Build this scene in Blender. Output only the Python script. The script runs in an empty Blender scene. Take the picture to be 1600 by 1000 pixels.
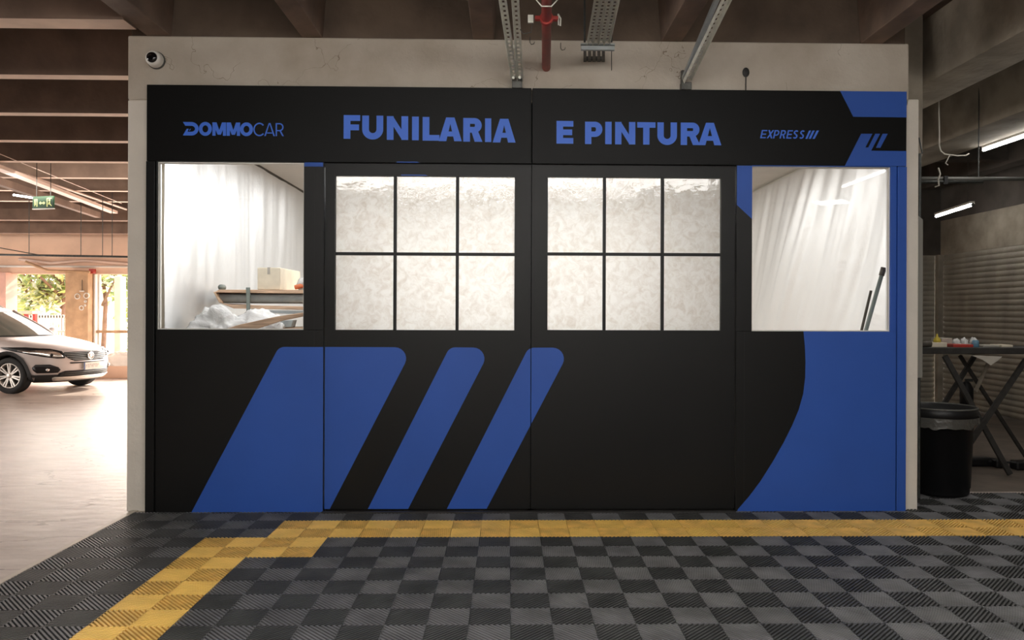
import bpy, bmesh, math, random
from mathutils import Vector, Matrix, noise
random.seed(7)
S = bpy.context.scene
COL = S.collection
PI = math.pi
# ------------------------------------------------------------------ camera
F, CXP, CYP = 1178.0, 818.0, 487.0
YAW, ROLL = math.radians(1.12), 0.0035
D, H = 5.686, 1.52
CAM = Vector((0, -D, H))
cd = bpy.data.cameras.new('camera'); cam = bpy.data.objects.new('camera', cd); COL.objects.link(cam)
cd.sensor_width = 36; cd.lens = 36*F/1600
cd.shift_x = (800-CXP)/1600; cd.shift_y = -(500-CYP)/1600
cd.clip_end = 300
RM = Matrix.Rotation(-YAW, 4, 'Z') @ Matrix.Rotation(PI/2, 4, 'X') @ Matrix.Rotation(ROLL, 4, 'Z')
cam.matrix_world = Matrix.Translation(CAM) @ RM
S.camera = cam
def ray(px, py):
    return RM.to_3x3() @ Vector(((px-CXP)/F, -(py-CYP)/F, -1))
def onY(px, py, Y=0.0):
    r = ray(px, py); return CAM + r*((Y+D)/r.y)
def onZ(px, py, Z=0.0):
    r = ray(px, py); return CAM + r*((Z-H)/r.z)
def onX(px, py, X):
    r = ray(px, py); return CAM + r*(X/r.x)
# ------------------------------------------------------------------ materials
def srgb(r, g, b):
    f = lambda c: (c/12.92 if c <= .04045 else ((c+.055)/1.055)**2.4)
    return (f(r/255), f(g/255), f(b/255), 1)
def mat(name, col, rough=.6, metal=0, var=.0, vscale=6, bump=0, bscale=30, spec=.5, emis=None, estr=0, stretch=None, col2=None, detail=5):
    m = bpy.data.materials.new(name); m.use_nodes = True
    nt = m.node_tree; b = nt.nodes['Principled BSDF']
    b.inputs['Base Color'].default_value = col
    b.inputs['Roughness'].default_value = rough
    b.inputs['Metallic'].default_value = metal
    b.inputs['Specular IOR Level'].default_value = spec
    tc = nt.nodes.new('ShaderNodeTexCoord'); mp = nt.nodes.new('ShaderNodeMapping')
    geo = nt.nodes.new('ShaderNodeNewGeometry')
    nt.links.new(geo.outputs['Position'], mp.inputs['Vector'])
    if stretch: mp.inputs['Scale'].default_value = stretch
    if var or col2:
        n = nt.nodes.new('ShaderNodeTexNoise'); n.inputs['Scale'].default_value = vscale; n.inputs['Detail'].default_value = detail
        nt.links.new(mp.outputs[0], n.inputs['Vector'])
        r = nt.nodes.new('ShaderNodeValToRGB')
        c2 = col2 if col2 else tuple(c*(1-var) for c in col[:3])+(1,)
        r.color_ramp.elements[0].position = .35; r.color_ramp.elements[1].position = .65
        r.color_ramp.elements[0].color = c2
        r.color_ramp.elements[1].color = tuple(min(1, c*(1+(0 if col2 else var*.5))) for c in col[:3])+(1,)
        nt.links.new(n.outputs['Fac'], r.inputs[0]); nt.links.new(r.outputs[0], b.inputs['Base Color'])
    if bump:
        n = nt.nodes.new('ShaderNodeTexNoise'); n.inputs['Scale'].default_value = bscale; n.inputs['Detail'].default_value = 4
        nt.links.new(mp.outputs[0], n.inputs['Vector'])
        bp = nt.nodes.new('ShaderNodeBump'); bp.inputs['Strength'].default_value = bump; bp.inputs['Distance'].default_value = .02
        nt.links.new(n.outputs['Fac'], bp.inputs['Height']); nt.links.new(bp.outputs[0], b.inputs['Normal'])
    if emis:
        b.inputs['Emission Color'].default_value = emis; b.inputs['Emission Strength'].default_value = estr
    return m
M = {}
M['black'] = mat('black_vinyl', (.0062,.0062,.0061,1), .42, bump=.1, bscale=600, var=.2, vscale=1.2, spec=.3)
M['blackhd'] = mat('black_vinyl_header', (.0035,.0035,.0036,1), .45, bump=.1, bscale=600, spec=.18)  # darker copy of the vinyl; the header's weaker reflections put into the colour
M['seam'] = mat('black_seam', (.002,.002,.002,1), .6)
M['blue'] = mat('blue_vinyl', srgb(44,86,172), .5, bump=.12, bscale=600, var=.06, vscale=1.5, spec=.4)
M['bluelet'] = mat('blue_lettering', srgb(68,118,226), .5, spec=.4)
M['wallpaint'] = None
M['brown'] = mat('raw_concrete_brown', srgb(100,85,72), .9, var=.35, vscale=2.5, bump=.3, bscale=20)
M['joist'] = mat('joist_concrete', srgb(128,108,94), .85, var=.3, vscale=3, bump=.25, bscale=14)
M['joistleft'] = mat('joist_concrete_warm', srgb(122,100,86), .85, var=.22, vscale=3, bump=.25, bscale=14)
M['joistbounce'] = mat('joist_painted_bounce', srgb(226,200,182), .8, var=.12, vscale=4)  # light bounced up from the hall floor, put into the colour
M['slab'] = mat('slab_concrete', srgb(96,80,70), .9, var=.3, vscale=2)
M['greyconc'] = mat('grey_concrete', srgb(150,141,127), .85, var=.3, vscale=3, bump=.3, bscale=15)
M['darkconc'] = mat('dark_concrete', srgb(84,78,72), .9, var=.3, vscale=2.5)
M['peach'] = mat('peach_concrete', srgb(232,198,174), .85, var=.12, vscale=1.5, bump=.15, bscale=12)
M['tan'] = mat('tan_concrete', srgb(196,162,128), .9, var=.18, vscale=5, bump=.3, bscale=25)
M['galv'] = mat('galvanised_steel', srgb(232,232,220), .45, .1, var=.15, vscale=20)
M['darkmetal'] = mat('dark_steel', srgb(70,72,70), .5, .5, var=.3, vscale=30)
M['red'] = mat('red_pipe_paint', srgb(178,60,52), .4, var=.2, vscale=8)
M['white'] = mat('white_paint', srgb(225,222,215), .5)
M['offwhite'] = mat('offwhite_wall', srgb(235,232,225), .8, var=.05, vscale=2)
M['blackp'] = mat('black_plastic', (.006,.006,.007,1), .45, spec=.35)
M['rubber'] = mat('black_rubber', (.012,.012,.012,1), .75)
M['glassdark'] = mat('car_glass', (.16,.17,.15,1), .06, spec=1)
M['lens'] = mat('black_lens', (.004,.004,.005,1), .1)
M['chrome'] = mat('chrome', (.75,.74,.72,1), .2, .95)
M['carpaint'] = mat('car_paint_silver_white', srgb(202,194,192), .3, .15, spec=.6)
M['silver'] = mat('silver_alloy', srgb(205,198,190), .35, .6)
M['kraft'] = mat('cardboard', srgb(212,202,182), .85, var=.1, vscale=10)
M['wood'] = mat('wood', srgb(208,176,148), .6, var=.25, vscale=6, stretch=(1,8,12))
M['steelgrey'] = mat('grey_steel', srgb(160,166,166), .5, .1, var=.15, vscale=12)
M['pvc'] = mat('grey_pvc', srgb(120,128,122), .5)
M['pipegrey'] = mat('grey_conduit_paint', srgb(84,84,80), .6)
M['bronze'] = mat('brown_pipe', srgb(78,72,64), .6)
M['orange'] = mat('orange_plastic', srgb(225,130,90), .6)
M['yellowp'] = mat('yellow_plastic', srgb(190,170,60), .5)
M['bluep'] = mat('pale_blue_plastic', srgb(100,140,165), .5)
M['paper'] = mat('paper', srgb(170,165,155), .8, var=.1)
M['signgreen'] = mat('sign_green', srgb(22,66,38), .5)
M['signglyph'] = mat('sign_glyph', srgb(220,225,150), .5, emis=srgb(220,225,150), estr=.35)
M['plateblue'] = mat('plate_blue', srgb(40,60,110), .5)
M['plate'] = mat('plate_white', srgb(214,208,198), .5)
M['platedark'] = mat('plate_character_grey', srgb(150,130,120), .6)
M['tube'] = mat('lit_tube', (1,1,1,1), .5, emis=(1,.97,.93,1), estr=24)
M['ledpanel'] = mat('lit_led_panel', (1,1,1,1), .5, emis=(1,.98,.95,1), estr=16)
M['edge'] = mat('aluminium_edge', srgb(196,186,172), .4, .3)

M['bark'] = mat('bark', srgb(150,120,105), .9, var=.2)
M['pinkpaint'] = mat('pink_plaster', srgb(222,178,164), .8, var=.1)
M['ground'] = mat('sunlit_ground', srgb(205,195,182), .9, var=.15, vscale=1)
M['whitecloth'] = mat('white_cloth', srgb(240,236,230), .8, var=.08, vscale=5, bump=.4, bscale=6)
M['dusty'] = mat('dark_dusty_metal', srgb(52,50,48), .6, .2, var=.3, vscale=18)

# painted white wall with stains and hairline cracks
def wallpaint():
    m = mat('offwhite_painted_concrete', srgb(182,170,153), .75, bump=.25, bscale=30)
    nt = m.node_tree; b = nt.nodes['Principled BSDF']
    geo = nt.nodes.new('ShaderNodeNewGeometry')
    n = nt.nodes.new('ShaderNodeTexNoise'); n.inputs['Scale'].default_value = 1.6; n.inputs['Detail'].default_value = 8; n.inputs['Roughness'].default_value = .6
    nt.links.new(geo.outputs['Position'], n.inputs['Vector'])
    r = nt.nodes.new('ShaderNodeValToRGB'); e = r.color_ramp.elements
    e[0].position = .3; e[0].color = srgb(170,158,142); e[1].position = .7; e[1].color = srgb(200,191,178)
    nt.links.new(n.outputs['Fac'], r.inputs[0])
    dn = nt.nodes.new('ShaderNodeTexNoise'); dn.inputs['Scale'].default_value = 2.2; dn.inputs['Detail'].default_value = 4
    nt.links.new(geo.outputs['Position'], dn.inputs['Vector'])
    mx = nt.nodes.new('ShaderNodeMixRGB'); mx.blend_type = 'LINEAR_LIGHT'; mx.inputs[0].default_value = .45
    nt.links.new(geo.outputs['Position'], mx.inputs[1]); nt.links.new(dn.outputs['Color'], mx.inputs[2])
    v = nt.nodes.new('ShaderNodeTexVoronoi'); v.feature = 'DISTANCE_TO_EDGE'; v.inputs['Scale'].default_value = 1.3
    nt.links.new(mx.outputs[0], v.inputs['Vector'])
    lt = nt.nodes.new('ShaderNodeMath'); lt.operation = 'LESS_THAN'; lt.inputs[1].default_value = .0018
    nt.links.new(v.outputs['Distance'], lt.inputs[0])
    n2 = nt.nodes.new('ShaderNodeTexNoise'); n2.inputs['Scale'].default_value = 1.1
    nt.links.new(geo.outputs['Position'], n2.inputs['Vector'])
    gt = nt.nodes.new('ShaderNodeMath'); gt.operation = 'GREATER_THAN'; gt.inputs[1].default_value = .52
    nt.links.new(n2.outputs['Fac'], gt.inputs[0])
    mu = nt.nodes.new('ShaderNodeMath'); mu.operation = 'MULTIPLY'
    nt.links.new(lt.outputs[0], mu.inputs[0]); nt.links.new(gt.outputs[0], mu.inputs[1])
    mc = nt.nodes.new('ShaderNodeMixRGB'); mc.inputs[2].default_value = srgb(140,126,110)
    nt.links.new(mu.outputs[0], mc.inputs[0]); nt.links.new(r.outputs[0], mc.inputs[1])
    nt.links.new(mc.outputs[0], b.inputs['Base Color'])
    return m
M['wallpaint'] = wallpaint()
M['pillarpaint'] = mat('pale_pillar_paint', srgb(222,214,202), .7, var=.07, vscale=3, bump=.2, bscale=30)
# painted concrete floor
def floormat():
    m = mat('painted_floor', srgb(196,182,172), .3, bump=.12, bscale=5, stretch=(1,2.2,1), spec=.5)
    nt = m.node_tree; b = nt.nodes['Principled BSDF']; geo = nt.nodes.new('ShaderNodeNewGeometry')
    mp = nt.nodes.new('ShaderNodeMapping'); mp.inputs['Scale'].default_value = (.7, 2, 1); mp.inputs['Rotation'].default_value = (0,0,.25)
    nt.links.new(geo.outputs['Position'], mp.inputs[0])
    n = nt.nodes.new('ShaderNodeTexNoise'); n.inputs['Scale'].default_value = 2.5; n.inputs['Detail'].default_value = 9; n.inputs['Roughness'].default_value = .65
    nt.links.new(mp.outputs[0], n.inputs['Vector'])
    r = nt.nodes.new('ShaderNodeValToRGB'); e = r.color_ramp.elements
    e[0].position = .3; e[0].color = srgb(150,134,124); e[1].position = .62; e[1].color = srgb(198,184,174)
    nt.links.new(n.outputs['Fac'], r.inputs[0])
    v = nt.nodes.new('ShaderNodeTexVoronoi'); v.feature = 'DISTANCE_TO_EDGE'; v.inputs['Scale'].default_value = .55
    dn = nt.nodes.new('ShaderNodeTexNoise'); dn.inputs['Scale'].default_value = 1.5; dn.inputs['Detail'].default_value = 5
    nt.links.new(mp.outputs[0], dn.inputs['Vector'])
    mx = nt.nodes.new('ShaderNodeMixRGB'); mx.blend_type = 'LINEAR_LIGHT'; mx.inputs[0].default_value = .4
    nt.links.new(mp.outputs[0], mx.inputs[1]); nt.links.new(dn.outputs['Color'], mx.inputs[2]); nt.links.new(mx.outputs[0], v.inputs['Vector'])
    lt = nt.nodes.new('ShaderNodeMath'); lt.operation = 'LESS_THAN'; lt.inputs[1].default_value = .006
    nt.links.new(v.outputs['Distance'], lt.inputs[0])
    mc = nt.nodes.new('ShaderNodeMixRGB'); mc.inputs[2].default_value = srgb(130,112,100)
    nt.links.new(lt.outputs[0], mc.inputs[0]); nt.links.new(r.outputs[0], mc.inputs[1]); nt.links.new(mc.outputs[0], b.inputs['Base Color'])
    return m
M['floor'] = floormat()
M['floordark'] = mat('dusty_floor', srgb(105,94,84), .6, var=.25, vscale=3, bump=.2, bscale=10)
M['matA'] = mat('tile_grey', srgb(108,108,110), .5, var=.3, vscale=5, spec=.5)
M['matB'] = mat('tile_black', srgb(68,68,68), .5, var=.3, vscale=5, spec=.5)
M['matY'] = mat('tile_yellow', srgb(250,206,112), .5, var=.12, vscale=6)
M['matY2'] = mat('tile_yellow_alt', srgb(236,192,104), .5, var=.2, vscale=9)  # second yellow tone, alternating cell by cell
M['matbase'] = mat('tile_gap_shade', (.004,.004,.004,1), .9)  # base seen between ribs, shade of the gaps painted in
M['matbaseY'] = mat('tile_gap_shade_yellow', srgb(170,136,66), .8)  # same painted gap shade for the yellow tiles
def glass(name, tint=(1,1,1,1), refl=1.0, bumpy=0):
    m = bpy.data.materials.new(name); m.use_nodes = True; nt = m.node_tree; nt.nodes.clear()
    o = nt.nodes.new('ShaderNodeOutputMaterial'); mx = nt.nodes.new('ShaderNodeMixShader')
    t = nt.nodes.new('ShaderNodeBsdfTransparent'); g = nt.nodes.new('ShaderNodeBsdfGlossy'); fr = nt.nodes.new('ShaderNodeFresnel')
    t.inputs[0].default_value = tint; g.inputs['Roughness'].default_value = .02; fr.inputs[0].default_value = 1.5
    nt.links.new(fr.outputs[0], mx.inputs[0]); nt.links.new(t.outputs[0], mx.inputs[1]); nt.links.new(g.outputs[0], mx.inputs[2])
    nt.links.new(mx.outputs[0], o.inputs[0])
    if bumpy:
        n = nt.nodes.new('ShaderNodeTexNoise'); n.inputs['Scale'].default_value = 14; n.inputs['Detail'].default_value = 3
        geo = nt.nodes.new('ShaderNodeNewGeometry'); nt.links.new(geo.outputs['Position'], n.inputs['Vector'])
        b = nt.nodes.new('ShaderNodeBump'); b.inputs['Strength'].default_value = bumpy; b.inputs['Distance'].default_value = .01
        nt.links.new(n.outputs['Fac'], b.inputs['Height']); nt.links.new(b.outputs[0], g.inputs['Normal'])
    return m
M['glass'] = glass('window_glass')
def film(name, light, dark, scale, tr=.5, groug=.5, stretch=(1,1,1), bumpd=.02):
    """thin cloudy plastic: diffuse + translucent + a little gloss"""
    m = bpy.data.materials.new(name); m.use_nodes = True; nt = m.node_tree; nt.nodes.clear()
    o = nt.nodes.new('ShaderNodeOutputMaterial')
    geo = nt.nodes.new('ShaderNodeNewGeometry'); mp = nt.nodes.new('ShaderNodeMapping'); mp.inputs['Scale'].default_value = stretch
    nt.links.new(geo.outputs['Position'], mp.inputs[0])
    n = nt.nodes.new('ShaderNodeTexNoise'); n.inputs['Scale'].default_value = scale; n.inputs['Detail'].default_value = 9; n.inputs['Roughness'].default_value = .68; n.inputs['Distortion'].default_value = 1.2
    nt.links.new(mp.outputs[0], n.inputs['Vector'])
    r = nt.nodes.new('ShaderNodeValToRGB'); e = r.color_ramp.elements
    e[0].position = .32; e[0].color = dark; e[1].position = .58; e[1].color = light
    nt.links.new(n.outputs['Fac'], r.inputs[0])
    bp = nt.nodes.new('ShaderNodeBump'); bp.inputs['Strength'].default_value = .5; bp.inputs['Distance'].default_value = bumpd
    nt.links.new(n.outputs['Fac'], bp.inputs['Height'])
    d = nt.nodes.new('ShaderNodeBsdfDiffuse'); t = nt.nodes.new('ShaderNodeBsdfTranslucent'); g = nt.nodes.new('ShaderNodeBsdfGlossy')
    g.inputs['Roughness'].default_value = groug
    for s in (d, t): nt.links.new(r.outputs[0], s.inputs['Color'])
    for s in (d, g): nt.links.new(bp.outputs[0], s.inputs['Normal'])
    m1 = nt.nodes.new('ShaderNodeMixShader'); m1.inputs[0].default_value = tr
    nt.links.new(d.outputs[0], m1.inputs[1]); nt.links.new(t.outputs[0], m1.inputs[2])
    fr = nt.nodes.new('ShaderNodeFresnel'); fr.inputs[0].default_value = 1.4
    m2 = nt.nodes.new('ShaderNodeMixShader'); nt.links.new(fr.outputs[0], m2.inputs[0])
    nt.links.new(m1.outputs[0], m2.inputs[1]); nt.links.new(g.outputs[0], m2.inputs[2]); nt.links.new(m2.outputs[0], o.inputs[0])
    return m
M['panefilm'] = film('cloudy_pane_film', srgb(250,248,244), srgb(232,226,218), 17, tr=.78)
M['drape'] = film('plastic_drape', srgb(240,238,231), srgb(222,217,205), 3, tr=.2, bumpd=.012)
M['leafA'] = film('leaf_yellow_green', srgb(250,252,190), srgb(225,232,130), 2, tr=.55)
M['leafB'] = film('leaf_green', srgb(190,212,150), srgb(140,168,120), 2, tr=.5)
M['bag'] = film('clear_plastic_bag', (.97,.97,.96,1), (.88,.89,.88,1), 5, tr=.35, groug=.25, bumpd=.06)
M['binliner'] = mat('clear_liner', srgb(74,73,70), .3, bump=.5, bscale=25)

# ------------------------------------------------------------------ helpers
def link(o, parent=None, kind=None, label=None, cat=None, group=None):
    COL.objects.link(o)
    if parent: o.parent = parent
    if kind: o['kind'] = kind
    if label: o['label'] = label
    if cat: o['category'] = cat
    if group: o['group'] = group
    return o
def empty(name, loc=(0,0,0), rz=0, **k):
    o = bpy.data.objects.new(name, None); o.location = loc; o.rotation_euler = (0,0,rz); o.empty_display_size = .1
    return link(o, **k)
def obj(name, bm, m, parent=None, smooth=False, bev=0, **k):
    bmesh.ops.recalc_face_normals(bm, faces=bm.faces)
    me = bpy.data.meshes.new(name); bm.to_mesh(me); bm.free()
    for mm in (m if isinstance(m, (list, tuple)) else [m]): me.materials.append(mm)
    if smooth:
        for p in me.polygons: p.use_smooth = True
    o = bpy.data.objects.new(name, me)
    if parent is not None and parent.type == 'EMPTY' and k.pop('world', True):
        me.transform(MWI[parent.name]) if parent.name in MWI else None
    if bev:
        b = o.modifiers.new('bevel', 'BEVEL'); b.width = bev; b.segments = 2; b.limit_method = 'ANGLE'
    return link(o, parent, **k)
MWI = {}
def NB(): return bmesh.new()
def box(bm, x0, x1, y0, y1, z0, z1, rot=None):
    vs = [bm.verts.new((x, y, z)) for x in (x0, x1) for y in (y0, y1) for z in (z0, z1)]
    if rot is not None:
        for v in vs: v.co = rot @ v.co
    for f in ((0,1,3,2),(4,6,7,5),(0,4,5,1),(2,3,7,6),(0,2,6,4),(1,5,7,3)):
        bm.faces.new([vs[i] for i in f])
    return vs
def bar(bm, a, b, w, t, up=Vector((0,0,1))):
    """rectangular bar from a to b, width w (sideways), thickness t (along up-ish)"""
    a = Vector(a); b = Vector(b); d = (b-a).normalized()
    s = d.cross(Vector(up))
    if s.length < 1e-4: s = d.cross(Vector((1,0,0)))
    s.normalize(); u = s.cross(d).normalized()
    vs = []
    for p in (a, b):
        for i, j in ((-1,-1),(1,-1),(1,1),(-1,1)):
            vs.append(bm.verts.new(p + s*(i*w/2) + u*(j*t/2)))
    bm.faces.new(vs[0:4][::-1]); bm.faces.new(vs[4:8])
    for i in range(4): bm.faces.new([vs[i], vs[(i+1)%4], vs[4+(i+1)%4], vs[4+i]])
def tube(bm, pts, r, n=8, closed=False, cap=True):
    pts = [Vector(p) for p in pts]; rings = []; N = len(pts)
    prev = None
    for i, p in enumerate(pts):
        if closed: d = pts[(i+1)%N]-pts[i-1]
        else: d = pts[min(i+1, N-1)]-pts[max(i-1, 0)]
        d.normalize()
        ref = prev if prev is not None else (Vector((0,0,1)) if abs(d.z) < .9 else Vector((1,0,0)))
        s = d.cross(ref).normalized(); u = s.cross(d).normalized(); prev = u
        rr = r[i] if isinstance(r, (list, tuple)) else r
        rings.append([bm.verts.new(p + s*(rr*math.cos(2*PI*k/n)) + u*(rr*math.sin(2*PI*k/n))) for k in range(n)])
    for i in range(N if closed else N-1):
        A, B = rings[i], rings[(i+1)%N]
        for k in range(n): bm.faces.new([A[k], A[(k+1)%n], B[(k+1)%n], B[k]])
    if cap and not closed:
        bm.faces.new(rings[0][::-1]); bm.faces.new(rings[-1])
def lathe(bm, prof, n=32, c=(0,0,0), axis='Z', cap=True):
    c = Vector(c); rings = []
    for r, z in prof:
        ring = []
        for k in range(n):
            a = 2*PI*k/n
            if axis == 'Z': v = Vector((r*math.cos(a), r*math.sin(a), z))
            elif axis == 'Y': v = Vector((r*math.cos(a), z, r*math.sin(a)))
            else: v = Vector((z, r*math.cos(a), r*math.sin(a)))
            ring.append(bm.verts.new(c+v))
        rings.append(ring)
    for A, B in zip(rings, rings[1:]):
        for k in range(n): bm.faces.new([A[k], A[(k+1)%n], B[(k+1)%n], B[k]])
    if cap:
        bm.faces.new(rings[0][::-1]); bm.faces.new(rings[-1])
def poly(bm, pts):
    return bm.faces.new([bm.verts.new(p) for p in pts])
def arcpts(a, b, sag, n=14):
    a = Vector(a); b = Vector(b)
    return [a.lerp(b, i/n) - Vector((0,0,sag*4*(i/n)*(1-i/n))) for i in range(n+1)]
def clip(pts, x0, x1, z0, z1):
    def run(ps, inside, inter):
        out = []
        for i in range(len(ps)):
            a, b = ps[i-1], ps[i]
            if inside(b):
                if not inside(a): out.append(inter(a, b))
                out.append(b)
            elif inside(a): out.append(inter(a, b))
        return out
    def ix(c): return lambda a, b: (c, a[1]+(b[1]-a[1])*(c-a[0])/(b[0]-a[0]))
    def iz(c): return lambda a, b: (a[0]+(b[0]-a[0])*(c-a[1])/(b[1]-a[1]), c)
    for ins, it in ((lambda p: p[0] >= x0, ix(x0)), (lambda p: p[0] <= x1, ix(x1)), (lambda p: p[1] >= z0, iz(z0)), (lambda p: p[1] <= z1, iz(z1))):
        if len(pts) < 3: return []
        pts = run(pts, ins, it)
    return pts
def decal(name, pts, rect, y, m, parent):
    """flat vinyl shape in the facade plane, clipped to a panel"""
    p = clip(pts, *rect)
    if len(p) < 3: return None
    bm = NB(); poly(bm, [(a, y, b) for a, b in p])
    me_o = obj(name, bm, m, parent)
    return me_o
def fp(px, py):     # facade-plane point as (X, Z)
    v = onY(px, py, 0); return (v.x, v.z)
def FX(px, py=500): return onY(px, py, 0).x
def FZ(px, py): return onY(px, py, 0).z

# ------------------------------------------------------------------ key dimensions
XL, XR = FX(228), FX(1415.5)                      # facade edges
ZT = (FZ(228,132)+FZ(1414,143))/2                 # top of facade
ZH = (FZ(245,249)+FZ(1392,262))/2                 # underside of header
ZW = (FZ(245,516)+FZ(1392,517))/2                 # window sill
ZB = (onY(400,57,.05).z+onY(1200,66,.05).z)/2                   # underside of joists / top of white beam
YP = .05                                          # pillar face
XPL = onY(198,500,YP).x; XPR = onY(1434.5,600,YP).x
SLAB = 4.15
# ------------------------------------------------------------------ floor
XM0 = onZ(206.5, 805.2).x; XM1 = 7.9
TS = .202; X0 = .014; Y0 = -.238
ZM = .014
bm = NB(); poly(bm, [(-30,-12,0),(8.5,-12,0),(8.5,YP+.62,0),(XPR,YP+.62,0),(XPR,12,0),(-30,12,0)])
# concrete floor: warm painted floor to the left, booth and garage share the slab
obj('floor', bm, M['floor'], kind='structure', label='pale worn painted concrete floor of the parking hall on the left', cat='floor')
bm = NB(); poly(bm, [(XPR-.05,YP+.62-.02,.002),(8.5,YP+.62-.02,.002),(8.5,12,.002),(XPR-.05,12,.002)])
obj('floor', bm, M['floordark'], kind='structure', label='dark dusty concrete floor behind the bin and work table', cat='floor')
# ribbed interlocking tiles
def clip_poly_half(ps, nx, ny, c):
    out = []
    for i in range(len(ps)):
        a, b = ps[i-1], ps[i]
        da = a[0]*nx+a[1]*ny-c; db = b[0]*nx+b[1]*ny-c
        if db >= 0:
            if da < 0: t = da/(da-db); out.append((a[0]+(b[0]-a[0])*t, a[1]+(b[1]-a[1])*t))
            out.append(b)
        elif da >= 0: t = da/(da-db); out.append((a[0]+(b[0]-a[0])*t, a[1]+(b[1]-a[1])*t))
    return out
def cell(sgn):
    out = []; pitch = TS*math.sqrt(2)/15; w = pitch*.5
    nx, ny = math.sqrt(.5), sgn*math.sqrt(.5)
    sq = [(0,0),(TS,0),(TS,TS),(0,TS)]
    cs = [x*nx+y*ny for x, y in sq]
    c = min(cs)+pitch*.22
    while c < max(cs):
        p = clip_poly_half(sq, nx, ny, c); p = clip_poly_half(p, -nx, -ny, -(c+w)) if len(p) > 2 else []
        if len(p) > 2: out.append(p)
        c += pitch
    return out
CELLS = [cell(1), cell(-1)]
def yellow(i, j):      # j rows away from the wall, i columns; column 0 starts at X0
    if j in (0,1): return i >= -8
    if j in (2,3): return -10 <= i < -6
    return j >= 4 and -10 <= i < -8
vA, fA, mA = [], [], []; vY, fY, mY = [], [], []
rng = random.Random(3)
i0 = math.ceil((XM0-X0)/TS)-1; i1 = int((7.4-X0)/TS)
for i in range(i0, i1):
    for j in range(-4, 17):
        x = X0+i*TS; y = Y0-(j+1)*TS
        if j < -2 and x+TS < XPR+.01: continue
        if y > YP+.6: continue
        if j >= 12 and abs(x) > 4.2: continue
        yel = yellow(i, j); par = (i+j) % 2
        V, Fc, MI = (vY, fY, mY) if yel else (vA, fA, mA)
        if yel: mi = 0 if par else 1
        else: mi = 0 if par == 0 else 1
        # the base square
        b = len(V); bx0 = max(x, XM0, XPR+.005 if j < -2 else -99); by1 = min(y+TS, -.002 if (j == -2 and x < XR) else 99); V += [(bx0,y,.004),(x+TS,y,.004),(x+TS,by1,.004),(bx0,by1,.004)]; Fc.append((b,b+1,b+2,b+3)); MI.append(2)
        if not yel or True:
            # thin seam rib along the column edge
            if x >= XM0 and j > -2:
                b = len(V); w = .0022
                V += [(x-w,y,ZM),(x+w,y,ZM),(x+w,y+TS,ZM),(x-w,y+TS,ZM)]; Fc.append((b,b+1,b+2,b+3)); MI.append(mi)
        for p in CELLS[par]:
            q = [(x+a, y+c) for a, c in p]
            if x < XM0: q = clip_poly_half(q, 1, 0, XM0)
            if j < -2 and x < XPR+.005 and len(q) > 2: q = clip_poly_half(q, 1, 0, XPR+.005)
            if j == -2 and x+TS < XPR+TS and len(q) > 2: q = clip_poly_half(q, 0, -1, -(-.004 if x < XR else .05)) if x < XPR else q
            if len(q) < 3: continue
            n = len(q); b = len(V)
            V += [(a, c, ZM) for a, c in q] + [(a, c, .004) for a, c in q]
            Fc.append(tuple(range(b, b+n))); MI.append(mi)
            for k in range(n):
                k2 = (k+1) % n
                if abs(q[k][0]-q[k2][0]) > 1e-5 or True:
                    Fc.append((b+k, b+n+k, b+n+k2, b+k2)); MI.append(mi)
def pymesh(name, V, Fc, MI, mats, parent=None, **k):
    me = bpy.data.meshes.new(name); me.from_pydata(V, [], Fc)
    for m in mats: me.materials.append(m)
    me.polygons.foreach_set('material_index', MI); me.update()
    o = bpy.data.objects.new(name, me); return link(o, parent, **k)
fl = pymesh('floor_tile_mat', vA, fA, mA, [M['matA'], M['matB'], M['matbase']], kind='structure', label='ribbed black and grey interlocking tile mat laid in a checker before the partition', cat='floor mat')
pymesh('yellow_line', vY, fY, mY, [M['matY'], M['matY2'], M['matbaseY']], fl, label='yellow ribbed tiles forming a stepped line')
bm = NB(); box(bm, XM0-.045, XM0, -9, YP+.02, 0, ZM+.001)
obj('trim_1', bm, M['edge'], kind='structure', label='pale metal edging strip along the left side of the tile mat', cat='edging', bev=.004)
bm = NB(); box(bm, FX(506), FX(1148), -.055, -.02, 0, .024)
obj('trim_2', bm, M['dusty'], kind='structure', label='low dark sliding-door threshold rail on the floor under both doors', cat='rail')

# ------------------------------------------------------------------ facade
wf = empty('wall_front', (0,0,0), kind='structure', label='black and blue vinyl-covered partition wall with large blue lettering between pale pillars', cat='wall')
TH = .08
X_w0, X_w1 = FX(245,380), FX(474.5,380)
X_dl0, X_dm, X_dr1 = FX(505.5), FX(830), FX(1150.5)
X_v0, X_v1 = FX(1175,390), FX(1392,390)
Z_dt = (FZ(506,255)+FZ(1148,263))/2      # top of door opening
def panel(name, x0, x1, z0, z1, m, parent=wf, y0=0, y1=TH, label=None):
    bm = NB(); box(bm, x0, x1, y0, y1, z0, z1)
    return obj(name, bm, m, parent, bev=.0025, label=label)
g = .0035
XS = FX(242.5)
head1 = panel('header_panel', XL, X_dm-g, ZH, ZT, M['blackhd'], label='left header board with the company name and first sign word')
head2 = panel('header_panel', X_dm+g, XR, ZH, ZT, M['blackhd'], label='right header board with the rest of the sign and blue corner shapes')
panel('corner_trim', XL, XS-g, 0, ZH-g, M['black'], y0=-.008)
lowL = panel('lower_panel', XS+g, X_dl0, 0, ZW, M['black'])
panel('window_jamb', XS, X_w0, ZW, ZH, M['black'], y0=.004)
postL = panel('post', X_w1, X_dl0, ZW, ZH, M['black'])
capL = panel('post_cap', X_w1+.003, X_dl0-.006, ZH-.035, ZH-.003, M['blue'], y0=-.004, y1=.01)
postR = panel('post', X_dr1, X_v0, ZW, ZH, M['black'])
XE = FX(1400.5, 600)
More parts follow.
